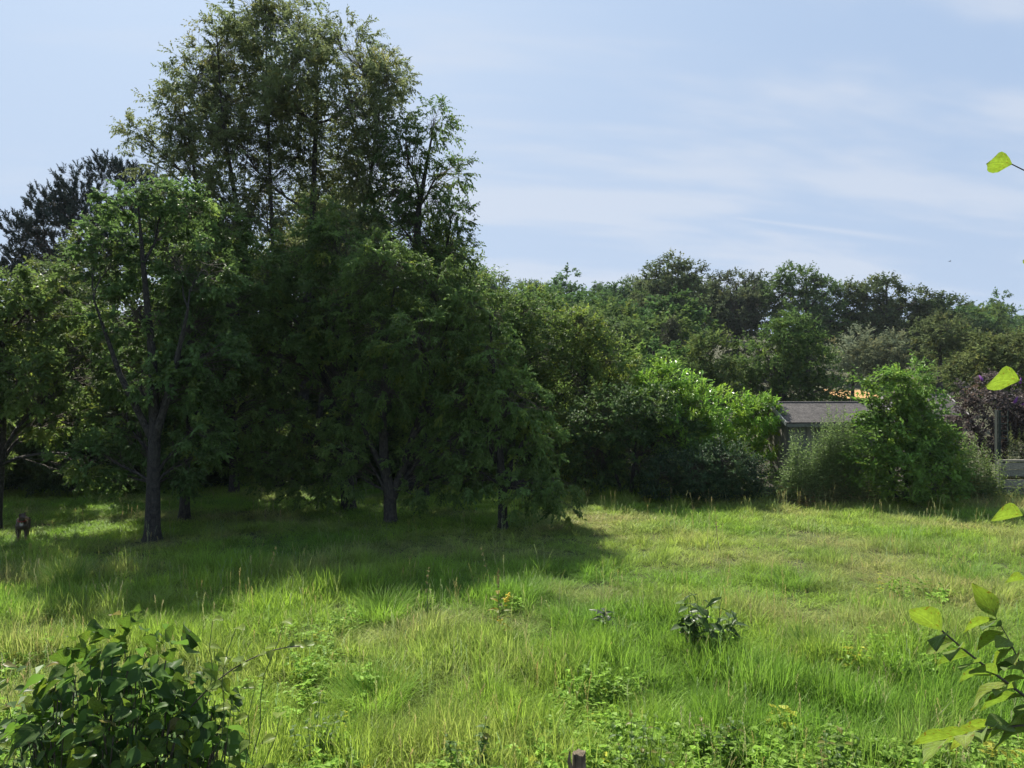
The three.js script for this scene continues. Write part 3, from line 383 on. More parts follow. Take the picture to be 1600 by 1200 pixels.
// the wood on the hillside
{
  const kinds = [
    ['dark green', [0.065, 0.134, 0.041], [[0, 4.2, 0, 2.6, 2, 2.6], [-1.4, 6, 0.5, 2, 1.7, 2], [1.5, 5.8, -0.4, 2.1, 1.8, 2], [0.1, 7.6, 0, 2, 1.6, 2], [0.4, 6, 1.6, 1.9, 1.7, 1.7], [-0.6, 5.4, -1.6, 1.9, 1.6, 1.8], [0.2, 2.2, 0.3, 2.2, 1.5, 2.2]]],
    ['olive green', [0.098, 0.162, 0.046], [[0, 3.4, 0, 2.4, 1.9, 2.4], [-1.3, 5, 0.4, 1.8, 1.5, 1.8], [1.3, 4.8, 0.2, 1.8, 1.5, 1.8], [0, 6.4, 0, 1.7, 1.4, 1.7], [0.2, 4.6, 1.5, 1.7, 1.4, 1.5], [0, 1.8, 0.4, 2, 1.4, 2]]],
    ['mid green', [0.078, 0.159, 0.046], [[0, 3.6, 0, 2, 2.1, 2], [-0.8, 5.8, 0.2, 1.6, 1.7, 1.6], [0.9, 5.4, -0.2, 1.6, 1.6, 1.6], [0, 7.8, 0, 1.4, 1.5, 1.4], [0.1, 5, 1.2, 1.5, 1.6, 1.4], [0, 1.8, 0.2, 1.9, 1.4, 1.9]]],
    ['yellowish green', [0.114, 0.200, 0.048], [[0, 3, 0, 2.6, 1.8, 2.4], [-1.7, 4, 0.4, 1.7, 1.3, 1.6], [1.6, 4.2, 0.2, 1.8, 1.4, 1.7], [0.1, 5.2, 0, 2, 1.3, 1.8], [0, 1.6, 0.6, 2.2, 1.3, 2]]],
  ];
  const protos = kinds.map(([word, colour, lobes], k) => {
    const t = thing('hillside_tree', `${word} broadleaf tree among the wood on the hillside`, 'tree', [0, 0, 0], `${word} trees of the hillside wood`);
    const h = 8;
    growTree(t, { lobes, stems: [[[0, -0.5, 0, 0.3], [0, h * 0.35, 0, 0.24], [0.1, h * 0.6, 0, 0.14], [0, h * 0.85, 0, 0.04]]], leaf: [0.42, 0.27], lai: 3.9, colour, mat: mFar, droop: 0.2, perSpray: 6, sprays: 4, sprayLen: 2.2, lift: 0.3, detail: false, gap: 0.1 });
    return t;
  });
  const used = [0, 0, 0, 0];
  const put = (x, d, s, k) => {
    const o = used[k]++ ? protos[k].clone() : protos[k];
    if (used[k] > 1) { o.name = numbered('hillside_tree'); scene.add(o); }
    o.position.set(x, hill(x, d) - 0.1, -d); o.rotation.y = rr(0, 6.28); o.scale.set(s * rr(0.9, 1.1), s * rr(0.85, 1.15), s * rr(0.9, 1.1));
  };
  // rows up the slope, from the gardens to the ridge
  for (const [d, lo, hi, gapX, s] of [[36, 1.5, 7.5, 3.4, 0.62], [44, -1, 9, 3.6, 0.7], [53, -4, 8, 4.2, 0.8], [63, -6, 14, 4.6, 0.9], [74, -7, 18, 5.0, 0.95], [74, 44, 58, 5.5, 0.7], [87, -8, 16, 5.4, 1.0], [100, -10, 22, 5.8, 1.0], [62, 35.5, 56, 4.6, 0.5], [104, 42, 84, 7, 0.9], [122, 50, 100, 7, 0.9], [116, -12, 26, 6.4, 1.0], [132, -14, 40, 6.6, 1.0], [138, 76, 104, 8, 1.0], [150, -18, 50, 6.8, 1.05], [152, 84, 112, 8, 1.05]])
    for (let x = lo; x <= hi; x += gapX * 0.74 * rr(0.75, 1.2)) put(x, d + rr(-3.5, 3.5), s * rr(0.85, 1.25), Math.floor(Math.pow(rnd(), 1.35) * 4));
}
console.log('leaves', leafTotal);
// ---------- sheds, fence and what grows along them ----------
const woodTex = noiseTexture(256, (u, v) => { const g = tile(u, v * 0.2, 50, 1.9), s = 0.78 + 0.12 * g + 0.1 * tile(u, v, 9, 6.2); return [s * 0.60, s * 0.58, s * 0.54]; });
const woods = [[1, 1, 1], [0.82, 0.86, 0.85], [1.12, 1.1, 1.05]].map(c => new THREE.MeshStandardMaterial({ color: rgb(...c), map: woodTex, roughness: 0.85 }));
const feltTex = noiseTexture(512, (u, v) => { const q = 0.26 + 0.09 * tile(u, v, 120, 2.2) + 0.07 * tile(u, v, 34, 5.5) + 0.04 * tile(u, v, 7, 8.8); return [q * 1.04, q * 0.98, q * 0.95]; });
const feltBump = noiseTexture(256, (u, v) => { const s = 0.5 + 0.4 * tile(u, v, 70, 1.4); return [s, s, s]; }, false);
const felt = new THREE.MeshStandardMaterial({ map: feltTex, bumpMap: feltBump, bumpScale: 0.008, roughness: 0.95 });
const trimPale = new THREE.MeshStandardMaterial({ color: rgb(0.42, 0.40, 0.38), roughness: 0.8 });

const paneMat = new THREE.MeshPhysicalMaterial({ color: rgb(0.8, 0.86, 0.84), roughness: 0.08, metalness: 0, transmission: 0.6, thickness: 0 });
function shed(label, at, turn, len, wid, eave, ridge, window) {
  const t = thing('garden_shed', label, 'shed', at); t.rotation.y = turn;
  const bw = 0.14, box = (w, h, d) => new THREE.BoxGeometry(w, h, d);
  // vertical boards on the front and back, and on both gables up to the slope
  for (const s of [1, -1]) {
    const g = box(bw - 0.012, eave - 0.04, 0.022);
    for (let x = bw / 2, k = 0; x < len; x += bw, k++) { if (s > 0 && window && x > window[0] && x < window[1]) continue; const b = part('wall_board', g, woods[(k * 7 + (s > 0 ? 1 : 0)) % 3], t); b.position.set(x, eave / 2, s * wid / 2); }
    const gx = s > 0 ? len : 0;
    for (let z = -wid / 2 + bw / 2, k = 0; z < wid / 2; z += bw, k++) { const h = eave + (ridge - eave) * (1 - Math.abs(z) / (wid / 2)) - 0.07; const b = part('wall_board', box(0.022, h, bw - 0.012), woods[(k * 5) % 3], t); b.position.set(gx, h / 2, z); }
  }
  const lining = part('lining', box(len - 0.04, eave - 0.05, wid - 0.05), woods[1], t); lining.position.set(len / 2, eave / 2, 0);
  const over = 0.16, run = wid / 2 + over, ang = Math.atan2(ridge - eave, wid / 2), sl = run / Math.cos(ang);
  for (const s of [1, -1]) {
    const g = new THREE.BoxGeometry(len + 2 * over, 0.03, sl, 1, 1, 1); const uv = g.attributes.uv; for (let k = 0; k < uv.count; k++) uv.setXY(k, uv.getX(k) * (len + 0.3) / 1.5, uv.getY(k) * sl / 1.5);
    const r = part('roof_slope', g, felt, t); r.position.set(len / 2, ridge - run * Math.tan(ang) / 2 + 0.02, s * (run / 2 + 0.004)); r.rotation.x = s * ang;
    for (const gx of [-over - 0.015, len + over + 0.015]) { const b = part('barge_board', box(0.025, 0.13, sl), trimPale, t); b.position.set(gx, ridge - run * Math.tan(ang) / 2 - 0.01, s * (run / 2 + 0.004)); b.rotation.x = s * ang; }
    const f = part('fascia', box(len + 2 * over, 0.10, 0.025), woods[1], t); f.position.set(len / 2, ridge - run * Math.tan(ang) - 0.055, s * (run + 0.018));
  }
  const cap = part('ridge_cap', new THREE.CylinderGeometry(0.06, 0.06, len + 2 * over, 8, 1, false, -Math.PI / 2, Math.PI), felt, t); cap.rotation.z = Math.PI / 2; cap.rotation.y = 0; cap.position.set(len / 2, ridge + 0.005, 0);
  if (window) {
    const [a, b] = window, w = part('window', box(b - a, 0.04, 0.06), trimPale, t); w.position.set((a + b) / 2, 1.32, wid / 2);
    const top = part('window_frame', box(b - a, 0.05, 0.06), trimPale, w); top.position.set(0, 0.62, 0);
    for (const s of [-1, 1]) { const j = part('window_frame', box(0.05, 0.57, 0.06), trimPale, w); j.position.set(s * ((b - a) / 2 - 0.025), 0.31, 0); }
    const p = part('pane', box(b - a - 0.1, 0.57, 0.006), paneMat, w); p.position.set(0, 0.31, 0.005);
    for (const [y, h] of [[0.65, 1.3], [2.06, 0.22]]) { const q = part('wall_board', box(b - a, h - 0.02, 0.02), woods[0], t); q.position.set((a + b) / 2, y, wid / 2 - 0.003); }
  }
  return t;
}
shed('weathered grey board shed with long felt roof behind the tall weeds', [8.35, 0, -24.2], 0.1, 3.4, 2.1, 2.28, 2.78, null);
shed('second felt roofed shed, its gable end just showing beside the purple bush', [13.5, 0, -27.2], 0.03, 1.95, 2.3, 2.36, 2.98, null);

{ // boundary fence: concrete posts and gravel boards, with wooden boards above at its far end
  const t = thing('garden_fence', 'low weathered boundary fence of concrete gravel boards and wooden boards', 'fence', [7.2, 0, -22.4]);
  const concTex = noiseTexture(256, (u, v) => { const q = 0.36 + 0.1 * tile(u, v, 60, 3.2) + 0.1 * tile(u, v, 8, 4.4); return [q * 0.98, q, q * 0.96]; });
  const conc = new THREE.MeshStandardMaterial({ map: concTex, roughness: 0.95 });
  const postG = new THREE.BoxGeometry(0.11, 0.62, 0.11), boardG = new THREE.BoxGeometry(1.69, 0.34, 0.05), plankG = new THREE.BoxGeometry(1.9, 0.19, 0.03), railG = new THREE.BoxGeometry(1.9, 0.05, 0.11);
  for (let k = 0; k < 7; k++) {
    const x = k * 1.8; const tall = k >= 4;
    const p = part('concrete_post', tall ? new THREE.BoxGeometry(0.11, 1.12, 0.11) : postG, conc, t); p.position.set(x, tall ? 0.56 : 0.31, 0);
    if (k === 6) break;
    const b = part('gravel_board', boardG, conc, t); b.position.set(x + 0.9, 0.19, 0.01);
    if (tall) {
      [[0.49, 0], [0.78, 1], [0.99, 2]].forEach(([y, m]) => { const q = part('wooden_board', plankG, woods[m], t); q.position.set(x + 0.9, y, 0.075 + m * 0.003); q.rotation.z = rr(-0.006, 0.006); });
      const r = part('top_rail', railG, woods[2], t); r.position.set(x + 0.9, 1.145, 0.03);
    }
  }
}
{ // trellis post by the fence
  const t = thing('trellis_post', 'tall greenish trellis post standing behind the fence boards', 'post', [14.85, 0, -23.2]);
  const m = new THREE.MeshStandardMaterial({ color: rgb(0.09, 0.15, 0.13), map: woodTex, roughness: 0.85 });
  const p = part('post', new THREE.BoxGeometry(0.12, 2.6, 0.12), m, t); p.position.y = 1.3;
  for (let k = 0; k < 4; k++) { const s = part('slat', new THREE.BoxGeometry(0.34, 0.035, 0.02), m, t); s.position.set(0.1, 1.75 + k * 0.22, 0.075); }
  for (const x of [-0.04, 0.24]) { const s = part('upright', new THREE.BoxGeometry(0.03, 0.95, 0.02), m, t); s.position.set(x, 2.1, 0.1); }
}
// stands of tall willowherb: many upright leafy stems
function stand(label, at, wid, dep, n, hMin, hMax, colour) {
  const t = thing('willowherb_stand', label, 'weeds', at);
  const leaves = new Leaves(), stems = new Tubes();
  for (let k = 0; k < n; k++) {
    const x = gauss() * wid * 0.8 + (rnd() < 0.3 ? rr(-wid, wid) : 0), z = gauss() * dep, e = Math.max(0.45, 1 - 0.35 * (x / wid) ** 2), h = (rnd() < 0.4 ? rr(hMin * 0.45, hMin) : rr(hMin, hMax)) * e * (1 + 0.5 * perlin.noise(x * 1.6, at[0], 0)), lx = gauss() * 0.2, lz = gauss() * 0.15;
    stems.add([V(x, 0, z), V(x + lx * 0.3, h * 0.5, z + lz * 0.3), V(x + lx, h, z + lz)], [0.006, 0.005, 0.002], 4);
    const m = Math.round(h * 22);
    const tone = rr(0.75, 1.25), red = rnd() < 0.25 ? rr(0.3, 0.9) : 0;
    for (let i = 0; i < m; i++) {
      const q = 0.12 + 0.88 * i / m, a = i * 2.4 + rnd(), L = rr(0.11, 0.2) * (1.2 - 0.7 * q), ay = rr(-0.25, 0.55) + (q > 0.85 ? 0.7 : 0), l = 1 / Math.hypot(1, ay), br = tone * rr(0.75, 1.25), low = (q < 0.45 ? red : 0) * rnd();
      leaves.add(x + lx * q * q, h * q, z + lz * q * q, Math.cos(a) * l, ay * l, Math.sin(a) * l, 0, 1, 0.2, L, L * 0.36, colour[0] * br * (1 + 1.2 * low), colour[1] * br * (1 - 0.25 * low), colour[2] * br);
    }
  }
  part('stems', stems.geometry(), greenStem, t, 'stuff'); part('foliage', leaves.geometry(), mFruit, t, 'stuff');
}
stand('tall willowherb growing thick along the fence before the grey shed', [8.8, 0, -21.35], 1.2, 0.35, 330, 1.7, 2.5, [0.18, 0.26, 0.08]);
stand('reddish tinged weeds low along the fence below the shed window', [8.9, 0, -21.0], 1.35, 0.2, 130, 0.4, 0.9, [0.16, 0.16, 0.06]);
stand('tall weeds between the loose green shrub and the trellis post', [13.3, 0, -21.9], 1.0, 0.3, 170, 1.3, 2.1, [0.16, 0.23, 0.06]);
stand('leafy weeds with reddish flowers above the wooden fence boards', [15.8, 0, -23.2], 1.1, 0.4, 120, 1.3, 2.0, [0.17, 0.2, 0.06]);
stand('dark weeds crowding the foot of the fence by the loose shrub', [11.2, 0, -21.8], 2.6, 0.35, 170, 0.5, 1.05, [0.07, 0.115, 0.04]);
// ---------- the meadow ----------
function tuft(n, R, hMin, hMax, width, lean, curl) { // a tuft of bent tapering blades
  const p = [], idx = [];
  for (let k = 0; k < n; k++) {
    const a = rr(0, 6.283), r = R * Math.sqrt(rnd()), x = Math.cos(a) * r, z = Math.sin(a) * r, h = rr(hMin, hMax), b = a + gauss() * 0.9, ln = lean * rr(0.3, 1.5), cu = curl * rr(0.2, 1.6), w = width * rr(0.6, 1.25);
    const ca = Math.cos(b), sa = Math.sin(b), tw = b + Math.PI / 2 + gauss() * 0.4, wx = Math.cos(tw), wz = Math.sin(tw), o = p.length / 3;
    const at = (t) => { const out = h * (ln * t + cu * t * t), y = h * t * (1 - 0.32 * Math.min(1.6, cu) * t * t); return [x + ca * out, y, z + sa * out]; };
    for (const [t, s] of [[0, 0.8], [0.38, 1], [0.72, 0.7]]) { const q = at(t); p.push(q[0] - wx * w * s / 2, q[1], q[2] - wz * w * s / 2, q[0] + wx * w * s / 2, q[1], q[2] + wz * w * s / 2); }
    p.push(...at(1)); idx.push(o, o + 1, o + 3, o, o + 3, o + 2, o + 2, o + 3, o + 5, o + 2, o + 5, o + 4, o + 4, o + 5, o + 6);
  }
  const g = new THREE.BufferGeometry(); g.setAttribute('position', new THREE.Float32BufferAttribute(p, 3)); g.setIndex(idx); return g;
}
function seedHeads(n, R, hMin, hMax) { // thin stalks that end in a loose panicle
  const p = [], idx = [];
  const quad = (a, b, w0, w1, wx, wz) => { const o = p.length / 3; p.push(a[0] - wx * w0, a[1], a[2] - wz * w0, a[0] + wx * w0, a[1], a[2] + wz * w0, b[0] + wx * w1, b[1], b[2] + wz * w1, b[0] - wx * w1, b[1], b[2] - wz * w1); idx.push(o, o + 1, o + 2, o, o + 2, o + 3); };
  for (let k = 0; k < n; k++) {
    const x = gauss() * R, z = gauss() * R, h = rr(hMin, hMax), a = rr(0, 6.28), l = rr(0.05, 0.3), wx = Math.cos(a + 1.5), wz = Math.sin(a + 1.5);
    const at = t => [x + Math.cos(a) * l * h * t * t, h * t, z + Math.sin(a) * l * h * t * t];
    quad(at(0), at(0.5), 0.0016, 0.0014, wx, wz); quad(at(0.5), at(0.85), 0.0014, 0.001, wx, wz);
    for (let j = 0; j < 7; j++) { const q = at(0.8 + j * 0.033), e = [q[0] + gauss() * 0.016, q[1] + 0.03, q[2] + gauss() * 0.016]; quad(q, e, 0.004, 0.001, wx, wz); }
  }
  const g = new THREE.BufferGeometry(); g.setAttribute('position', new THREE.Float32BufferAttribute(p, 3)); g.setIndex(idx); return g;
}
const grassMat = new THREE.MeshPhysicalMaterial({ color: 0xffffff, roughness: 1, transmission: 0.5, thickness: 0, clearcoat: 0.12, clearcoatRoughness: 0.35, side: THREE.DoubleSide, specularIntensity: 0.15 });
function scatter(name, geometry, list, material = grassMat) { // list of [x, y, z, turn, sx, sy, r, g, b]
  const m = new THREE.InstancedMesh(geometry, material, list.length), q = new THREE.Object3D(), c = new THREE.Color();
  list.forEach((e, k) => { q.position.set(e[0], e[1], e[2]); q.rotation.set(e[9] ?? 0, e[3], e[10] ?? 0); q.scale.set(e[4], e[5], e[4]); q.updateMatrix(); m.setMatrixAt(k, q.matrix); m.setColorAt(k, c.setRGB(e[6], e[7], e[8])); });
  m.name = name; m.userData = { kind: 'stuff' }; m.castShadow = m.receiveShadow = true; scene.add(m); return m;
}
const GREEN = [0.155, 0.295, 0.034], LIME = [0.285, 0.41, 0.05], STRAW = [0.40, 0.34, 0.15], DULL = [0.12, 0.15, 0.055];
const tint = (dry, lime) => { const s = rnd() < 0.25 ? rr(0.5, 0.8) : rr(0.8, 1.35), c = [0, 1, 2].map(i => mix(mix(GREEN[i], LIME[i], lime), STRAW[i], dry) * s); return c; };
{
  const kinds = [tuft(22, 0.09, 0.10, 0.24, 0.0075, 0.35, 0.5), tuft(20, 0.10, 0.16, 0.34, 0.009, 0.22, 0.5), tuft(18, 0.13, 0.10, 0.26, 0.006, 0.9, 0.9), tuft(14, 0.08, 0.08, 0.18, 0.013, 0.6, 0.6), tuft(24, 0.13, 0.12, 0.26, 0.013, 0.35, 0.6)];
  const heads = [seedHeads(4, 0.12, 0.35, 0.6), seedHeads(3, 0.1, 0.4, 0.75)];
  const lists = kinds.map(() => []), hl = [[], []];
  for (let d = 5.2; d < 32;) {
    const step = mix(0.078, 0.17, sstep(5, 26, d));
    const half = 0.78 * d + 1.2;
    for (let x = -half; x < half; x += step) {
      const px = x + rr(-0.5, 0.5) * step, pd = d + rr(-0.5, 0.5) * step;
      if (px > 6.8 ? pd > 22.3 : pd > 29 || (px > 2 && pd > 25)) continue;
      const dryN = fbm(px * 0.33 + 4, pd * 0.5, 2.2, 4), lush = fbm(px * 0.7, pd * 0.7, 8.8, 3), limeN = fbm(px * 0.25 + 20, pd * 0.3, 4.4, 3);
      // drier matted turf in the open middle ground, fresher growth nearer
      const open = sstep(9.5, 13, pd) * (1 - sstep(19.5, 21.5, pd)) * sstep(-2, 3, px);
      const dry = Math.min(0.85, Math.max(0, 0.08 + dryN * 1.7 + open * 0.2)) * rr(0.3, 1.2), lime = Math.min(1, Math.max(0, 0.45 + limeN * 1.6));
      const c = tint(Math.min(0.9, dry), lime), k = pd > 17 ? 4 : rnd() < 0.18 + dry * 0.5 ? 2 : rnd() < 0.12 ? 3 : lush > 0.06 ? 1 : 0;
      const orchard = px < 2.5 && pd > 13.5 ? mix(1, 0.5, sstep(13, 16, pd)) : 1;
      const rough = fbm(px * 1.9 + 7, pd * 1.9, 3.3, 3); // hummocks, hollows and bare thatch between
      if (rough < -0.15 && rnd() < 0.72) continue;
      const s = (0.9 + lush * 1.3 + rough * 1.5) * rr(0.75, 1.3) * (1 - 0.38 * open) * (pd < 9.5 ? 1.2 : 1) * orchard;
      lists[k].push([px, 0, -pd, rr(0, 6.28), rr(0.9, 1.25), Math.max(0.4, s), ...c, gauss() * 0.12, gauss() * 0.12]);
      if (rnd() < (0.04 + Math.max(0, dryN) * 0.22) * orchard) hl[rnd() < 0.5 ? 0 : 1].push([px, 0, -pd, rr(0, 6.28), 1, rr(0.6, 1), rr(0.25, 0.44), rr(0.3, 0.42), rr(0.11, 0.18)]);
    }
    d += step;
  }
  kinds.forEach((g, k) => scatter('meadow_grass' + (k ? '_00' + k : ''), g, lists[k]));
  heads.forEach((g, k) => scatter('grass_seed_heads' + (k ? '_00' + k : ''), g, hl[k]));
  // small leafy weeds: herb (upright, paired leaves) and bramble (low, broad leaflets)
  const herb = (h, n, L, W) => { const l = new Leaves(); for (let i = 0; i < n; i++) { const q = 0.15 + 0.85 * i / n; for (const s of [0, Math.PI]) { const a = i * 1.57 + s + gauss() * 0.3, ay = rr(-0.3, 0.35), m = 1 / Math.hypot(1, ay), z = rr(0.8, 1.25) * (1.15 - 0.5 * q), t = rr(0.8, 1.2); l.add(gauss() * 0.01, h * q, gauss() * 0.01, Math.cos(a) * m, ay * m, Math.sin(a) * m, 0, 1, 0, L * z, W * z, t, t, t); } } return l.geometry(); };
  const bramble = () => { const l = new Leaves(); for (let i = 0; i < 26; i++) { const x = gauss() * 0.16, z = gauss() * 0.16, y = rr(0.08, 0.3), a = rr(0, 6.28); for (const e of [-0.9, 0, 0.9]) { const b = a + e, ay = rr(-0.25, 0.25), m = 1 / Math.hypot(1, ay), t = rr(0.75, 1.2), s = rr(0.8, 1.3); l.add(x, y, z, Math.cos(b) * m, ay * m, Math.sin(b) * m, gauss() * 0.3, 1, gauss() * 0.3, 0.06 * s, 0.042 * s, t, t, t); } } return l.geometry(); };
  const weedMat = leafMaterial(0.15, 0.45, 0.4);
  const wk = [herb(0.36, 8, 0.075, 0.04), herb(0.28, 7, 0.06, 0.036), bramble(), bramble()], wl = wk.map(() => []);
  for (let k = 0; k < 3800; k++) {
    const d = 5.3 + Math.pow(rnd(), 1.9) * 7, x = rr(-0.75, 0.75) * d; const dens = fbm(x * 0.55 + 31, d * 0.6, 6.1, 3);
    if (dens < -0.02 + (d - 6) * 0.06) continue;
    const y = rnd() < 0.05 ? 1 : 0, s = rr(0.8, 1.45), i = Math.floor(rnd() * 4);
    wl[i].push([x, 0, -d, rr(0, 6.28), rr(0.7, 1.2), rr(0.7, 1.25), (y ? 0.36 : 0.2) * s, (y ? 0.37 : 0.33) * s, 0.045 * s, gauss() * 0.15, gauss() * 0.15]);
  }
  wk.forEach((g, k) => scatter('meadow_weeds' + (k ? '_00' + k : ''), g, wl[k], weedMat));
}
// distinct tussocks that stand above the turf
{
  const mats = [[0.2, 0.34, 0.04], [0.13, 0.235, 0.035], [0.27, 0.37, 0.07]].map(c => { const m = grassMat.clone(); m.color = rgb(...c); return m; });
  const tus = (label, x, d, R, h, n, m) => { const t = thing('grass_tussock', label, 'grass tussock', [x, 0, -d]); part('blades', tuft(n, R, h * 0.55, h, 0.007, 0.42, 0.55), mats[m], t, 'stuff'); };
  tus('large bright grass tussock on the edge of the tree shadow', -1.85, 10.9, 0.3, 0.52, 420, 0);
  tus('arching pale tussock in the sun between shadow edge and ivy bush', -5.5, 11.6, 0.26, 0.34, 240, 2);
  tus('dark tall tussock behind the yellow flowering plant', 0.15, 11.9, 0.3, 0.5, 380, 1);
  tus('bright upright tussock to the side of the yellow flowering plant', 0.85, 10.6, 0.25, 0.36, 260, 0);
  tus('dense green tussock past the big leaved dock plant', 3.75, 9.6, 0.3, 0.38, 340, 1);
  tus('green tussock farther out behind the dock plant', 4.7, 12.7, 0.32, 0.36, 300, 1);
  tus('upright tussock near the end of the hanging leafy branch', 7.9, 13.2, 0.35, 0.4, 320, 1);
  tus('tall tussock in the shade beside the foremost fruit tree', -7.6, 12.9, 0.35, 0.55, 360, 1);
  tus('thick tall grass clump in front, between ivy bush and middle of view', -1.45, 8.0, 0.35, 0.5, 420, 0);
}
// ---------- plants that stand out in the meadow and in front ----------
// a broad leaf with a folded midrib: length along +z, face up
function broadLeaf(shape, curl, cup, wave = 0) {
  const p = [], idx = [], uv = [], n = shape.length - 1, cols = 4;
  for (let i = 0; i <= n; i++) {
    const t = i / n, z = t, y0 = -curl * t * t;
    for (let j = 0; j <= cols; j++) { const s = j / cols * 2 - 1, w = shape[i] * 0.5; p.push(s * w, y0 + cup * Math.abs(s) * w + wave * Math.sin(t * 9 + s * 4) * Math.abs(s) * 0.04, z); uv.push(s * 0.5 + 0.5, t); }
  }
  for (let i = 0; i < n; i++) for (let j = 0; j < cols; j++) { const o = i * (cols + 1) + j; idx.push(o, o + cols + 1, o + 1, o + 1, o + cols + 1, o + cols + 2); }
  const g = new THREE.BufferGeometry(); g.setAttribute('position', new THREE.Float32BufferAttribute(p, 3)); g.setAttribute('uv', new THREE.Float32BufferAttribute(uv, 2)); g.setIndex(idx); g.computeVertexNormals(); return g;
}
const veinBump = noiseTexture(256, (u, v) => { // side veins rising from the midrib
  const s = Math.abs(u - 0.5) * 2, m = Math.max(0, 1 - s * 14), w = (v * 9 - s * 3.2) % 1, f = w < 0 ? w + 1 : w, side = Math.max(0, 1 - Math.abs(f - 0.5) * 9);
  const q = 0.5 - 0.5 * Math.max(m, side * (1 - s * 0.5)) + 0.06 * tile(u, v, 60, 2.1); return [q, q, q];
}, false);
const veinTex = noiseTexture(256, (u, v) => {
  const s = Math.abs(u - 0.5) * 2, m = Math.max(0, 1 - s * 16), w = (v * 9 - s * 3.2) % 1, f = w < 0 ? w + 1 : w, side = Math.max(0, 1 - Math.abs(f - 0.5) * 12);
  const spot = sstep(0.55, 0.75, tile(u, v, 16, 6.4)) * 0.3, q = 0.8 + 0.16 * Math.max(m, 0.6 * side) + 0.09 * tile(u, v, 9, 2.7) + 0.05 * tile(u, v, 40, 1.3); return [q * (1 - spot * 0.3), q * (1 - spot), q * (0.95 - spot)];
});
const bigLeafMat = (c, coat = 0.35, through = 0.5) => new THREE.MeshPhysicalMaterial({ color: rgb(...c), map: veinTex, bumpMap: veinBump, bumpScale: 0.0025, roughness: 1, transmission: through, thickness: 0, clearcoat: coat, clearcoatRoughness: 0.33, side: THREE.DoubleSide, specularIntensity: 0.2 });
const HEART = [0, 0.62, 0.82, 0.8, 0.68, 0.5, 0.28, 0.02], OVAL = [0, 0.3, 0.52, 0.6, 0.56, 0.42, 0.22, 0.02], LANCE = [0, 0.16, 0.26, 0.3, 0.28, 0.2, 0.1, 0.01];
const heart = [broadLeaf(HEART, 0.15, 0.3), broadLeaf(HEART, 0.32, 0.2, 1), broadLeaf(HEART, 0.05, 0.45, 1)], oval = [broadLeaf(OVAL, 0.12, 0.3), broadLeaf(OVAL, 0.3, 0.25, 1), broadLeaf(OVAL, 0.2, 0.5)], lance = [broadLeaf(LANCE, 0.3, 0.35), broadLeaf(LANCE, 0.55, 0.3, 1)];
const OVATE = [0, 0.44, 0.66, 0.66, 0.55, 0.38, 0.18, 0.01], ovate = [broadLeaf(OVATE, 0.2, 0.35, 1), broadLeaf(OVATE, 0.38, 0.25, 1), broadLeaf(OVATE, 0.1, 0.5, 1)];
const basis = new THREE.Matrix4();
function setLeaf(m, at, axis, normal, size) {
  const z = axis.clone().normalize(), x = new THREE.Vector3().crossVectors(normal, z).normalize(), y = new THREE.Vector3().crossVectors(z, x);
  basis.makeBasis(x, y, z); m.quaternion.setFromRotationMatrix(basis); m.position.copy(at); m.scale.setScalar(size);
}
const tmpM = new THREE.Mesh();
function leafCopy(geo, at, axis, normal, size, c) { setLeaf(tmpM, at, axis, normal, size); tmpM.updateMatrix(); const g = geo.clone().applyMatrix4(tmpM.matrix), n = g.attributes.position.count, a = new Float32Array(n * 3); for (let k = 0; k < n; k++) a.set(c, k * 3); g.setAttribute('color', new THREE.BufferAttribute(a, 3)); return g; }
const ivyMats = [[0.085, 0.17, 0.028], [0.13, 0.235, 0.03], [0.2, 0.32, 0.035], [0.28, 0.4, 0.04]].map(c => bigLeafMat(c, 0.22, 0.5)), paleMat = bigLeafMat([0.3, 0.28, 0.09], 0.3);

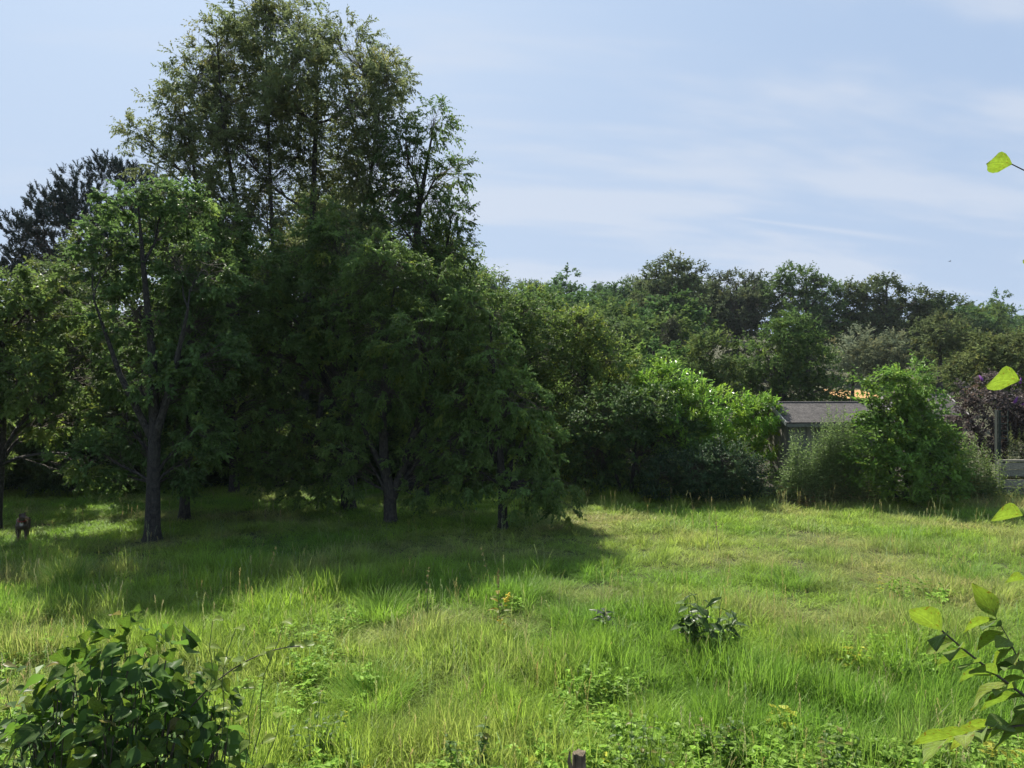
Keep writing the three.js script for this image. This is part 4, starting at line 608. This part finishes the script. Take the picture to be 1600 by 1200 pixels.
{ // climber smothering an old stump of hedge, large heart shaped leaves
  const t = thing('climber_bush', 'bush of large glossy heart shaped leaves in the near corner', 'bush', [-1.72, 0, -3.35]);
  const stems = new Tubes(), inner = [];
  let count = 0;
  for (let k = 0; k < 150; k++) {
    const a = rr(0, 6.28), r = Math.sqrt(rnd()), ex = Math.cos(a) * 0.5 * r, ez = Math.sin(a) * 0.4 * r, top = (k < 120 ? mix(2.45, 2.0, r * r) : rr(1.1, 1.8)) + rr(-0.1, 0.04);
    const pts = bend(V(ex * 0.3, rr(0, 0.4), ez * 0.3), V(ex * (k < 120 ? 1 : 1.2), top, ez * (k < 120 ? 1 : 1.2)), 0.05, 8, 0.03);
    const cut = pts.slice(0, 8); if (k % 6 === 0) part('stem', new Tubes().add(cut, taper(8, 0.009, 0.003), 5).geometry(), twigMat, t); else stems.add(cut, taper(8, 0.006, 0.002), 4);
    const nl = 8;
    for (let i = 0; i < nl; i++) {
      const q = 0.5 + 0.5 * (i + 0.5) / nl, f = q * 8, j = Math.min(7, Math.floor(f)), p = pts[j].clone().lerp(pts[j + 1], f - j), b = i * 2.4 + rnd();
      const out = V(Math.cos(b), rr(-1.1, -0.05), Math.sin(b)), size = rr(0.045, 0.115) * (rnd() < 0.1 ? 1.4 : 1);
      const nrm = V(ex * 1.4 + gauss() * 0.45, 0.7 + gauss() * 0.35, ez * 1.4 + (rnd() < 0.6 ? 0.45 : -0.5) + gauss() * 0.4);
      p.addScaledVector(out, 0.035);
      if (count < 262 && (p.z > 0.08 || q > 0.95) && q > 0.68) {
        const l = part('leaf', (rnd() < 0.6 ? ovate : heart)[Math.floor(rnd() * 3)], rnd() < 0.03 ? paleMat : ivyMats[Math.floor(rnd() * 3.4)], t); setLeaf(l, p, out, nrm, size); count++;
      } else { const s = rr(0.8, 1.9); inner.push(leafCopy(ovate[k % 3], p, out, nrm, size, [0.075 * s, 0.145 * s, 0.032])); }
    }
  }
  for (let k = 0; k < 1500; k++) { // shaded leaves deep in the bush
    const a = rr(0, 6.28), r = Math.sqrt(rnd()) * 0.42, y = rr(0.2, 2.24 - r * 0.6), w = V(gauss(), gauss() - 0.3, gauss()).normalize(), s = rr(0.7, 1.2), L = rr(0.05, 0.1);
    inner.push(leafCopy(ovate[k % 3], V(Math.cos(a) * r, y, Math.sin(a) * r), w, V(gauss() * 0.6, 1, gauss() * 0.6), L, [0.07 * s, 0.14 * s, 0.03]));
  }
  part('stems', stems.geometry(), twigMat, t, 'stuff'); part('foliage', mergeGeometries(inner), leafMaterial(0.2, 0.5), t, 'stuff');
  // the long shoot that arches away over the grass, and upright side shoots
  const shoot = bend(V(0.2, 1.85, 0), V(0.80, 2.26, 0.05), 0.26, 10, 0.01);
  part('arching_shoot', new Tubes().add(shoot, taper(11, 0.004, 0.002), 5).geometry(), twigMat, t);
  const put = (x, y, z, ax, ay, az, size, m) => { const l = part('leaf', heart[Math.floor(rnd() * 3)], ivyMats[m], t); setLeaf(l, V(x, y, z), V(ax, ay, az), V(gauss() * 0.2, 1, 0.35 + gauss() * 0.2), size); };
  shoot.forEach((p, k) => { if (k > 2) { put(p.x + rr(-0.02, 0.02), p.y, p.z, rr(-0.2, 1), rr(-0.6, 0.4), rr(-0.4, 0.8), rr(0.04, 0.085), 3); if (rnd() < 0.7) put(p.x + rr(-0.03, 0.03), p.y, p.z, rr(-0.9, 0.3), rr(-0.4, 0.5), rr(-0.8, 0.3), rr(0.035, 0.075), 2 + (k % 2)); } });
  for (const [x, h, z, s] of [[0.40, 2.36, 0, 0.05], [0.52, 2.34, 0.05, 0.06], [0.70, 2.34, -0.05, 0.06], [0.62, 2.1, 0.1, 0.06], [0.5, 2.0, 0.05, 0.065], [0.7, 1.95, 0, 0.07], [0.44, 1.75, 0.1, 0.07], [0.58, 1.7, 0, 0.075]]) {
    const st = bend(V(x * 0.8, h - 0.6, z), V(x, h, z), 0.03, 5, 0.05); part('stem', new Tubes().add(st, taper(6, 0.0028, 0.0014), 4).geometry(), greenStem, t);
    put(st[5].x, st[5].y, st[5].z, rr(-1, 1), 0.05, rr(0.1, 0.6), s, 3); put(st[4].x, st[4].y, st[4].z, rr(-1, 1), -0.1, rr(-0.4, 0.6), s, 3); put(st[3].x, st[3].y, st[3].z, rr(-1, 1), -0.2, rr(-0.4, 0.6), s * 1.1, 2);
  }
}
{ // lower bramble mound beside it, smaller leaves
  const t = thing('bramble_mound', 'sprawling mound of small bramble leaves at the picture corner', 'bush', [-2.45, 0, -3.5]);
  const stems = new Tubes(), inner = new Leaves(); let count = 0;
  for (let k = 0; k < 60; k++) {
    const a = rr(0, 6.28), r = Math.sqrt(rnd()), ex = Math.cos(a) * 0.62 * r, ez = Math.sin(a) * 0.55 * r, top = mix(2.12, 1.6, r * r) + rr(-0.12, 0.08) + ex * 0.12;
    const pts = bend(V(ex * 0.4, rr(0, 0.4), ez * 0.4), V(ex, top, ez), 0.08, 7, 0.04); stems.add(pts.slice(0, 7), taper(7, 0.005, 0.0015), 4);
    for (let i = 0; i < 12; i++) {
      const q = 0.45 + 0.55 * (i + 0.5) / 12, f = q * 7, j = Math.min(6, Math.floor(f)), p = pts[j].clone().lerp(pts[j + 1], f - j), b = i * 2.4 + rnd(), out = V(Math.cos(b), rr(-0.35, 0.3), Math.sin(b)), size = rr(0.04, 0.075), nrm = V(ex * 0.5 + gauss() * 0.4, 1, 0.2 + gauss() * 0.4);
      p.addScaledVector(out, 0.02);
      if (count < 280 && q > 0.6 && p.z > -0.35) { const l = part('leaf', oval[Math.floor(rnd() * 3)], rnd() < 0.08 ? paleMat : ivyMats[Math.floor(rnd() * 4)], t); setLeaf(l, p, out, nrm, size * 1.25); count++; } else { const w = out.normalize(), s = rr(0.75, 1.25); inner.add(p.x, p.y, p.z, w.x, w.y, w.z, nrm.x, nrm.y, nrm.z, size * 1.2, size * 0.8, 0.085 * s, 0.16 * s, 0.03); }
    }
  }
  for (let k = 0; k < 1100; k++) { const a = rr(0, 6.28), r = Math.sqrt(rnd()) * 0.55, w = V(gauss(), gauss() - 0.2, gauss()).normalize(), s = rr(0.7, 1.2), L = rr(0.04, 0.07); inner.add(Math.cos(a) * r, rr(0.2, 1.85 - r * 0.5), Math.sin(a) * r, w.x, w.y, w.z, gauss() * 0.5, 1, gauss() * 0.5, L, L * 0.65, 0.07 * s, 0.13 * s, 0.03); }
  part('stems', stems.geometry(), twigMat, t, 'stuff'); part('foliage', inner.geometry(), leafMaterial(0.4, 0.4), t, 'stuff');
}
{ // shrub just outside the view, its branches reaching in
  const t = thing('hazel_sapling', 'leafy sapling whose branches reach in at the picture edge, close to the viewer', 'shrub', [1.75, 0, -2.05]);
  const limeMats = [[0.28, 0.42, 0.04], [0.23, 0.37, 0.04], [0.33, 0.44, 0.05], [0.14, 0.25, 0.04]].map(c => bigLeafMat(c, 0.18, 0.58));
  part('trunk', new Tubes().add([V(0, 0, 0), V(0.02, 1.2, 0), V(0, 2.4, 0), V(-0.02, 3.4, 0), V(0, 4.4, 0)], [0.025, 0.021, 0.016, 0.011, 0.004], 6).geometry(), bark, t);
  const leaf = (p, axis, size, m, nrm) => { const l = part('leaf', oval[Math.floor(rnd() * 3)], limeMats[m], t); setLeaf(l, p, axis, nrm ?? V(gauss() * 0.3, 0.8, (rnd() < 0.88 ? -0.75 : 0.5) + gauss() * 0.3), size); };
  const branch = (a, b, sag, r, n, s0, s1, from = 0.3) => {
    const pts = bend(a, b, sag, 9, 0.012); part('branch', new Tubes().add(pts, taper(10, r, r * 0.35), 5).geometry(), twigMat, t);
    for (let i = 0; i < n; i++) { const q = from + (1 - from) * (i + 0.6) / n, f = Math.min(8.99, q * 9), j = Math.floor(f), p = pts[j].clone().lerp(pts[j + 1], f - j); const side = i % 2 ? 1 : -1; leaf(p, V(-0.75 + gauss() * 0.2, -0.15 + side * 0.3 + gauss() * 0.2, side * 0.55 + gauss() * 0.25), rr(s0, s1), rnd() < 0.1 ? 3 : Math.floor(rnd() * 3)); }
    leaf(pts[9], b.clone().sub(pts[6]), s1, 0); return pts;
  };
  // main branch across the lower corner and its side twigs
  const m1 = branch(V(0, 2.3, 0), V(-0.60, 2.74, 0.02), -0.06, 0.007, 18, 0.085, 0.12, 0.3);
  branch(m1[4], V(-0.62, 2.50, 0.12), 0.1, 0.004, 11, 0.09, 0.125, 0.25);
  branch(m1[3], V(-0.50, 2.38, 0.18), 0.08, 0.004, 9, 0.09, 0.125, 0.25);
  branch(m1[5], V(-0.38, 2.74, -0.1), 0.06, 0.003, 9, 0.075, 0.1, 0.25);
  branch(V(0, 2.1, 0), V(-0.50, 2.42, 0.25), 0.05, 0.005, 12, 0.09, 0.12, 0.4);
  // single leaves on twigs higher up
  for (const [y, tipX, size, py] of [[3.75, -0.42, 0.095, 3.985], [3.1, -0.40, 0.125, 3.41], [2.75, -0.39, 0.11, 3.05], [2.6, -0.385, 0.07, 2.88], [3.45, -0.36, 0.045, 3.73]]) {
    const pts = bend(V(0, y, 0), V(tipX, py, 0.03), 0.04, 6, 0.01); part('twig', new Tubes().add(pts, taper(7, 0.004, 0.002), 4).geometry(), twigMat, t);
    leaf(pts[6], V(-1, 0.05, 0.15), size, 0, V(-0.1, 0.55, -0.8)); leaf(pts[4], V(-0.4, -0.4, 0.5), size * 0.8, 1); leaf(pts[3], V(-0.3, 0.3, -0.6), size * 0.8, 2);
  }
}
{ // dock plant with big crumpled leaves
  const t = thing('dock_plant', 'big leaved dark dock plant standing alone in the sunny grass', 'plant', [2.42, 0, -9.3]); t.scale.setScalar(1.22);
  const mats = [[0.075, 0.145, 0.035], [0.1, 0.19, 0.04], [0.16, 0.28, 0.04]].map(c => bigLeafMat(c, 0.4, 0.45));
  for (let k = 0; k < 13; k++) {
    const a = rr(0, 6.28), pts = bend(V(Math.cos(a) * 0.1, 0, Math.sin(a) * 0.06), V(Math.cos(a) * 0.24 + gauss() * 0.05, rr(0.4, 0.78), Math.sin(a) * 0.15), 0.05, 6, 0.03);
    part('stem', new Tubes().add(pts, taper(7, 0.007, 0.003), 4).geometry(), greenStem, t);
    for (let i = 0; i < 10; i++) { const l = part('leaf', (i % 3 ? oval : lance)[i % 2], mats[Math.floor(rnd() * 3)], t), b = i * 2.2 + a + rnd(); setLeaf(l, pts[Math.min(6, 1 + Math.floor(i * 0.6))], V(Math.cos(b), rr(-0.5, 0.2), Math.sin(b) * 0.8), V(gauss() * 0.35, 1, gauss() * 0.35), rr(0.1, 0.19)); }
  }
}
{ // yellow flowering plant
  const t = thing('ragwort_plant', 'tall plant with yellow leaves and flowers in the middle of the meadow', 'plant', [-0.15, 0, -10.1]);
  const yel = bigLeafMat([0.42, 0.36, 0.03], 0.2), lime = bigLeafMat([0.24, 0.3, 0.03], 0.2), gold = new THREE.MeshStandardMaterial({ color: rgb(0.6, 0.42, 0.02), roughness: 0.8 }), brown = new THREE.MeshStandardMaterial({ color: rgb(0.2, 0.15, 0.06), roughness: 0.9 });
  const st = bend(V(0, 0, 0), V(-0.04, 0.92, 0), 0, 8, 0.01); part('stem', new Tubes().add(st, taper(9, 0.006, 0.003), 5).geometry(), greenStem, t);
  const head = new Leaves(); for (let k = 0; k < 60; k++) { const y = rr(0.68, 0.95), a = rr(0, 6.28), w = V(Math.cos(a), 0.8, Math.sin(a)).normalize(); head.add(-0.035, y, 0, w.x, w.y, w.z, gauss(), gauss(), gauss(), 0.03, 0.014, 0.2, 0.17, 0.07); } part('seed_spike', head.geometry(), mFruit, t, 'stuff');
  for (let k = 0; k < 16; k++) { const q = 1 + k * 0.32, p = st[Math.floor(q)], a = k * 2.4, l = part('leaf', lance[k % 2], k % 3 ? lime : yel, t); setLeaf(l, V(p.x, 0.1 + k * 0.033, p.z), V(Math.cos(a), 0.5, Math.sin(a)), V(0, 1, 0.3), rr(0.14, 0.2)); }
  const fl = new THREE.IcosahedronGeometry(0.013, 0);
  for (const [cx, cy, n] of [[0.07, 0.52, 22], [0.10, 0.6, 14], [-0.01, 0.26, 16]]) { const s2 = bend(V(0, cy - 0.25, 0), V(cx, cy, 0.04), 0, 4, 0.01); part('stem', new Tubes().add(s2, taper(5, 0.004, 0.002), 4).geometry(), greenStem, t); for (let k = 0; k < n; k++) { const f = part('flower', fl, gold, t); f.position.set(cx + gauss() * 0.035, cy + gauss() * 0.045, 0.04 + gauss() * 0.03); f.scale.set(1, 0.6, 1); } }
}
{ // dark rosette with one pale leaf
  const t = thing('thistle_plant', 'low dark leafy plant with one pale leaf, between yellow plant and dock', 'plant', [1.25, 0, -10.3]);
  const dk = bigLeafMat([0.05, 0.085, 0.04], 0.5), pl = bigLeafMat([0.32, 0.36, 0.3], 0.5);
  for (let k = 0; k < 16; k++) { const a = k * 2.4, l = part('leaf', lance[k % 2], k === 5 || k === 6 ? pl : dk, t); setLeaf(l, V(0, 0.1 + k * 0.014, 0), V(Math.cos(a), 0.45, Math.sin(a)), V(0, 1, 0.2), rr(0.16, 0.24)); }
}
for (const [label, x, d, h, lx] of [['thin dark dead stem standing in the far sunny grass', 4.15, 15.1, 0.62, -0.1], ['tall pale arching grass stalk in the shade before the fruit trees', -4.05, 12.2, 0.75, 0.25], ['leaning dry stalk at the shadow edge beside the yellow plant', -0.3, 12.4, 0.7, -0.2], ['upright dock seed stalk in the grass beside the large bright tussock', -1.2, 10.6, 0.8, 0.03]]) {
  const t = thing('weed_stalk', label, 'stalk', [x, 0, -d]), pts = bend(V(0, 0, 0), V(lx, h, 0), 0.02, 8, 0.02);
  part('stem', new Tubes().add(pts, taper(9, 0.007, 0.003), 4).geometry(), h > 0.65 ? greenStem : twigMat, t);
  const l = new Leaves(); for (let k = 0; k < 34; k++) { const p = pts[5 + Math.floor(rnd() * 4)], a = rr(0, 6.28), w = V(Math.cos(a), 0.9, Math.sin(a)).normalize(); l.add(p.x, p.y + rr(-0.03, 0.03), p.z, w.x, w.y, w.z, gauss(), gauss(), gauss(), 0.035, 0.012, 0.24, 0.21, 0.1); } part('seed_head', l.geometry(), mFruit, t, 'stuff');
}
{ // seedlings with upright leaves at the near edge of the meadow
  const herbs = [['leafy weed with yellowing leaves near the wooden post', 1.05, 6.2, 0.75, 1], ['nettle clump with dark leaves beside the wooden post', -0.3, 6.3, 0.7, 0], ['dark leaved weed clump at the near meadow edge under the long tussock', -1.75, 6.6, 0.6, 0], ['yellowish leafy weeds at the near edge below the leafy branch', 2.7, 6.3, 0.6, 1], ['small bushy weed low in front between climber bush and nettles', -2.9, 6.9, 0.5, 0], ['pale leafy weed beside the yellowing one, nearer the dock plant', 1.7, 6.6, 0.55, 1]];
  const mg = [bigLeafMat([0.13, 0.25, 0.04], 0.15), bigLeafMat([0.18, 0.3, 0.04], 0.15), bigLeafMat([0.26, 0.27, 0.04], 0.3)];
  for (const [label, x, d, h, y] of herbs) {
    const t = thing('meadow_herb', label, 'plant', [x, 0, -d]);
    for (let s = 0; s < 7; s++) {
      const a = rr(0, 6.28), r = rr(0.02, 0.22), pts = bend(V(Math.cos(a) * r * 0.6, 0, Math.sin(a) * r * 0.6), V(Math.cos(a) * r * 1.3, h * rr(0.6, 1.05), Math.sin(a) * r * 1.3), 0, 7, 0.02);
      part('stem', new Tubes().add(pts, taper(8, 0.005, 0.002), 4).geometry(), greenStem, t);
      for (let k = 2; k < 8; k++) for (const e of [0, Math.PI]) { const b = k * 1.57 + e + gauss() * 0.3, l = part('leaf', oval[k % 3], mg[rnd() < 0.25 * (1 + y) ? 2 - (rnd() < 0.5 ? 1 : 0) : 0], t); setLeaf(l, pts[k], V(Math.cos(b), rr(-0.3, 0.2), Math.sin(b)), V(gauss() * 0.25, 1, gauss() * 0.25), rr(0.055, 0.095) * (1.15 - k * 0.05)); }
    }
  }
}
{ // weathered fence post cut off at the picture's lower edge
  const t = thing('wooden_post', 'weathered wooden post with cracked pale top at the lower edge', 'post', [0.415, 0, -4.7]);
  const g = new THREE.CylinderGeometry(0.042, 0.046, 1.12, 14, 14); const p = g.attributes.position;
  for (let k = 0; k < p.count; k++) { const x = p.getX(k), y = p.getY(k), z = p.getZ(k), a = Math.atan2(z, x), s = 1 + 0.12 * perlin.noise(Math.cos(a) * 3, y * 1.2, Math.sin(a) * 3) + 0.05 * perlin.noise(Math.cos(a) * 9, y * 2, Math.sin(a) * 9); p.setXYZ(k, x * s, y + (y > 0.55 ? 0.02 * perlin.noise(x * 40, z * 40, 3) + x * 0.18 : 0), z * s); }
  g.computeVertexNormals();
  const pm = new THREE.MeshStandardMaterial({ color: rgb(0.55, 0.47, 0.38), map: barkTex, bumpMap: barkBump, bumpScale: 0.006, roughness: 0.95 });
  pm.color = rgb(4.5, 3.9, 3.1);
  const q = part('shaft', g, pm, t); q.position.y = 0.56;
  const stub = part('splinter', new Tubes().add([V(-0.04, 1.0, 0.02), V(-0.065, 1.08, 0.03), V(-0.06, 1.14, 0.03)], [0.016, 0.012, 0.004], 5).geometry(), pm, t);
}
// ---------- the dog and a bird ----------
{
  const t = thing('dog', 'dark brown dog standing in a sunlit patch of grass, head turned aside', 'dog', [-10.58, 0, -16.4]); t.rotation.y = 0.5; t.scale.setScalar(1.2);
  const bones = []; // [ax, ay, az, ar, bx, by, bz, br]
  const bone = (a, b) => bones.push([...a, ...b]);
  bone([0, 0.335, 0.10, 0.088], [0, 0.335, -0.10, 0.082]); bone([0, 0.335, -0.10, 0.08], [0, 0.345, -0.28, 0.076]); bone([0, 0.30, 0.12, 0.07], [0, 0.34, 0.02, 0.08]);
  bone([0, 0.37, 0.13, 0.066], [0.015, 0.46, 0.20, 0.05]); bone([0.02, 0.485, 0.21, 0.052], [0.035, 0.478, 0.235, 0.048]); bone([0.05, 0.468, 0.25, 0.036], [0.115, 0.45, 0.285, 0.021]); bone([0.06, 0.452, 0.255, 0.026], [0.105, 0.437, 0.278, 0.015]);
  for (const s of [-1, 1]) {
    bone([s * 0.058, 0.30, 0.12, 0.045], [s * 0.064, 0.20, 0.10, 0.032]); bone([s * 0.064, 0.20, 0.10, 0.03], [s * 0.06, 0.09, 0.115, 0.02]); bone([s * 0.06, 0.09, 0.115, 0.02], [s * 0.06, 0.024, 0.12, 0.02]); bone([s * 0.06, 0.02, 0.12, 0.023], [s * 0.062, 0.018, 0.15, 0.018]);
    bone([s * 0.05, 0.33, -0.26, 0.066], [s * 0.07, 0.215, -0.20, 0.042]); bone([s * 0.07, 0.215, -0.20, 0.038], [s * 0.064, 0.115, -0.33, 0.02]); bone([s * 0.064, 0.115, -0.33, 0.02], [s * 0.064, 0.025, -0.315, 0.018]); bone([s * 0.064, 0.02, -0.31, 0.022], [s * 0.064, 0.018, -0.285, 0.018]);
  }
  bone([0, 0.37, -0.33, 0.028], [0.01, 0.33, -0.42, 0.018]); bone([0.01, 0.33, -0.42, 0.018], [0.03, 0.36, -0.5, 0.01]);
  const res = 110, half = 0.54, cy = 0.28, cz = -0.1, mc = new MarchingCubes(res, new THREE.MeshStandardMaterial(), false, false, 200000);
  mc.isolation = 0;
  for (let k = 0; k < res; k++) for (let j = 0; j < res; j++) for (let i = 0; i < res; i++) {
    const x = (i / res * 2 - 1) * half, y = (j / res * 2 - 1) * half + cy, z = (k / res * 2 - 1) * half + cz; let dd = 1;
    for (const b of bones) {
      const ux = b[4] - b[0], uy = b[5] - b[1], uz = b[6] - b[2], h = Math.min(1, Math.max(0, ((x - b[0]) * ux + (y - b[1]) * uy + (z - b[2]) * uz) / (ux * ux + uy * uy + uz * uz)));
      const e = Math.hypot(x - b[0] - ux * h, y - b[1] - uy * h, z - b[2] - uz * h) - mix(b[3], b[7], h), q = Math.max(0, 0.018 - Math.abs(dd - e)) / 0.018; dd = Math.min(dd, e) - q * q * 0.018 * 0.25;
    }
    mc.field[i + j * res + k * res * res] = -dd;
  }
  mc.update();
  const n = mc.count, pos = mc.positionArray.slice(0, n * 3), nor = mc.normalArray.slice(0, n * 3), col = new Float32Array(n * 3);
  for (let k = 0; k < n; k++) {
    const x = pos[k * 3] = pos[k * 3] * half, y = pos[k * 3 + 1] = pos[k * 3 + 1] * half + cy, z = pos[k * 3 + 2] = pos[k * 3 + 2] * half + cz;
    const tan = (y < 0.11 ? 0.8 : 0) + (x > 0.06 && y > 0.42 ? 0.9 : 0), white = z > 0.14 ? sstep(0.04, 0.012, Math.hypot(x, (y - 0.345) * 0.8)) : 0, s = 1 + 0.4 * perlin.noise(x * 30, y * 30, z * 30);
    col[k * 3] = mix(mix(0.05, 0.16, Math.min(1, tan)), 0.5, white) * s; col[k * 3 + 1] = mix(mix(0.033, 0.095, Math.min(1, tan)), 0.46, white) * s; col[k * 3 + 2] = mix(mix(0.02, 0.04, Math.min(1, tan)), 0.4, white) * s;
  }
  const g = new THREE.BufferGeometry(); g.setAttribute('position', new THREE.BufferAttribute(pos, 3)); g.setAttribute('normal', new THREE.BufferAttribute(nor, 3)); g.setAttribute('color', new THREE.BufferAttribute(col, 3));
  part('body', g, new THREE.MeshPhysicalMaterial({ color: 0xffffff, vertexColors: true, roughness: 0.55, sheen: 0.3 }), t);
  const black = new THREE.MeshStandardMaterial({ color: rgb(0.012, 0.012, 0.012), roughness: 0.25 }), fur = new THREE.MeshStandardMaterial({ color: rgb(0.06, 0.035, 0.025), roughness: 0.6 });
  const nose = part('nose', new THREE.SphereGeometry(0.014, 12, 8), black, t); nose.position.set(0.131, 0.456, 0.293);
  for (const [x, y, z] of [[0.045, 0.5, 0.272], [0.078, 0.5, 0.235]]) { const e = part('eye', new THREE.SphereGeometry(0.009, 10, 8), black, t); e.position.set(x, y, z); }
  const earG = new THREE.SphereGeometry(0.034, 12, 10); earG.scale(0.7, 1.25, 0.3);
  for (const [x, y, z, ry] of [[-0.018, 0.498, 0.235, 0.9], [0.045, 0.505, 0.175, 0.9]]) { const e = part('ear', earG, fur, t); e.position.set(x, y, z); e.rotation.set(0.15, ry, x < 0 ? 0.35 : -0.35); }
  const collar = part('collar', new THREE.TorusGeometry(0.061, 0.009, 8, 24), new THREE.MeshStandardMaterial({ color: rgb(0.25, 0.02, 0.02), roughness: 0.6 }), t); collar.position.set(0.006, 0.405, 0.155); collar.rotation.x = 0.95 + Math.PI / 2 - 0.6;
  const tag = part('collar_tag', new THREE.CylinderGeometry(0.013, 0.013, 0.003, 14), new THREE.MeshStandardMaterial({ color: rgb(0.8, 0.8, 0.8), metalness: 1, roughness: 0.25 }), collar); tag.position.set(0, 0.07, 0.016);
}
{
  const t = thing('bird', 'tiny dark bird gliding high above the skyline trees', 'bird', [34.6, 13.1, -60]); t.scale.setScalar(0.6);
  const dark = new THREE.MeshStandardMaterial({ color: rgb(0.05, 0.05, 0.055), roughness: 0.8 });
  const body = new THREE.LatheGeometry([[0, -0.16], [0.02, -0.15], [0.035, -0.05], [0.045, 0.03], [0.035, 0.1], [0.028, 0.14], [0.01, 0.17], [0, 0.19]].map(q => new THREE.Vector2(...q)), 10); body.rotateZ(-Math.PI / 2);
  part('body', body, dark, t);
  const wing = new THREE.ExtrudeGeometry(new THREE.Shape([[0.06, 0], [0.05, 0.16], [-0.02, 0.34], [-0.06, 0.36], [-0.05, 0.18], [-0.06, 0]].map(q => new THREE.Vector2(...q))), { depth: 0.008, bevelEnabled: false });
  for (const s of [-1, 1]) { const w = part('wing', wing, dark, t); w.rotation.x = s * (Math.PI / 2 - 0.25); }
  const tail = part('tail', new THREE.ExtrudeGeometry(new THREE.Shape([[-0.14, -0.015], [-0.24, -0.04], [-0.24, 0.04], [-0.14, 0.015]].map(q => new THREE.Vector2(...q))), { depth: 0.006, bevelEnabled: false }), dark, t); tail.rotation.x = Math.PI / 2;
}
renderer.render(scene, camera);
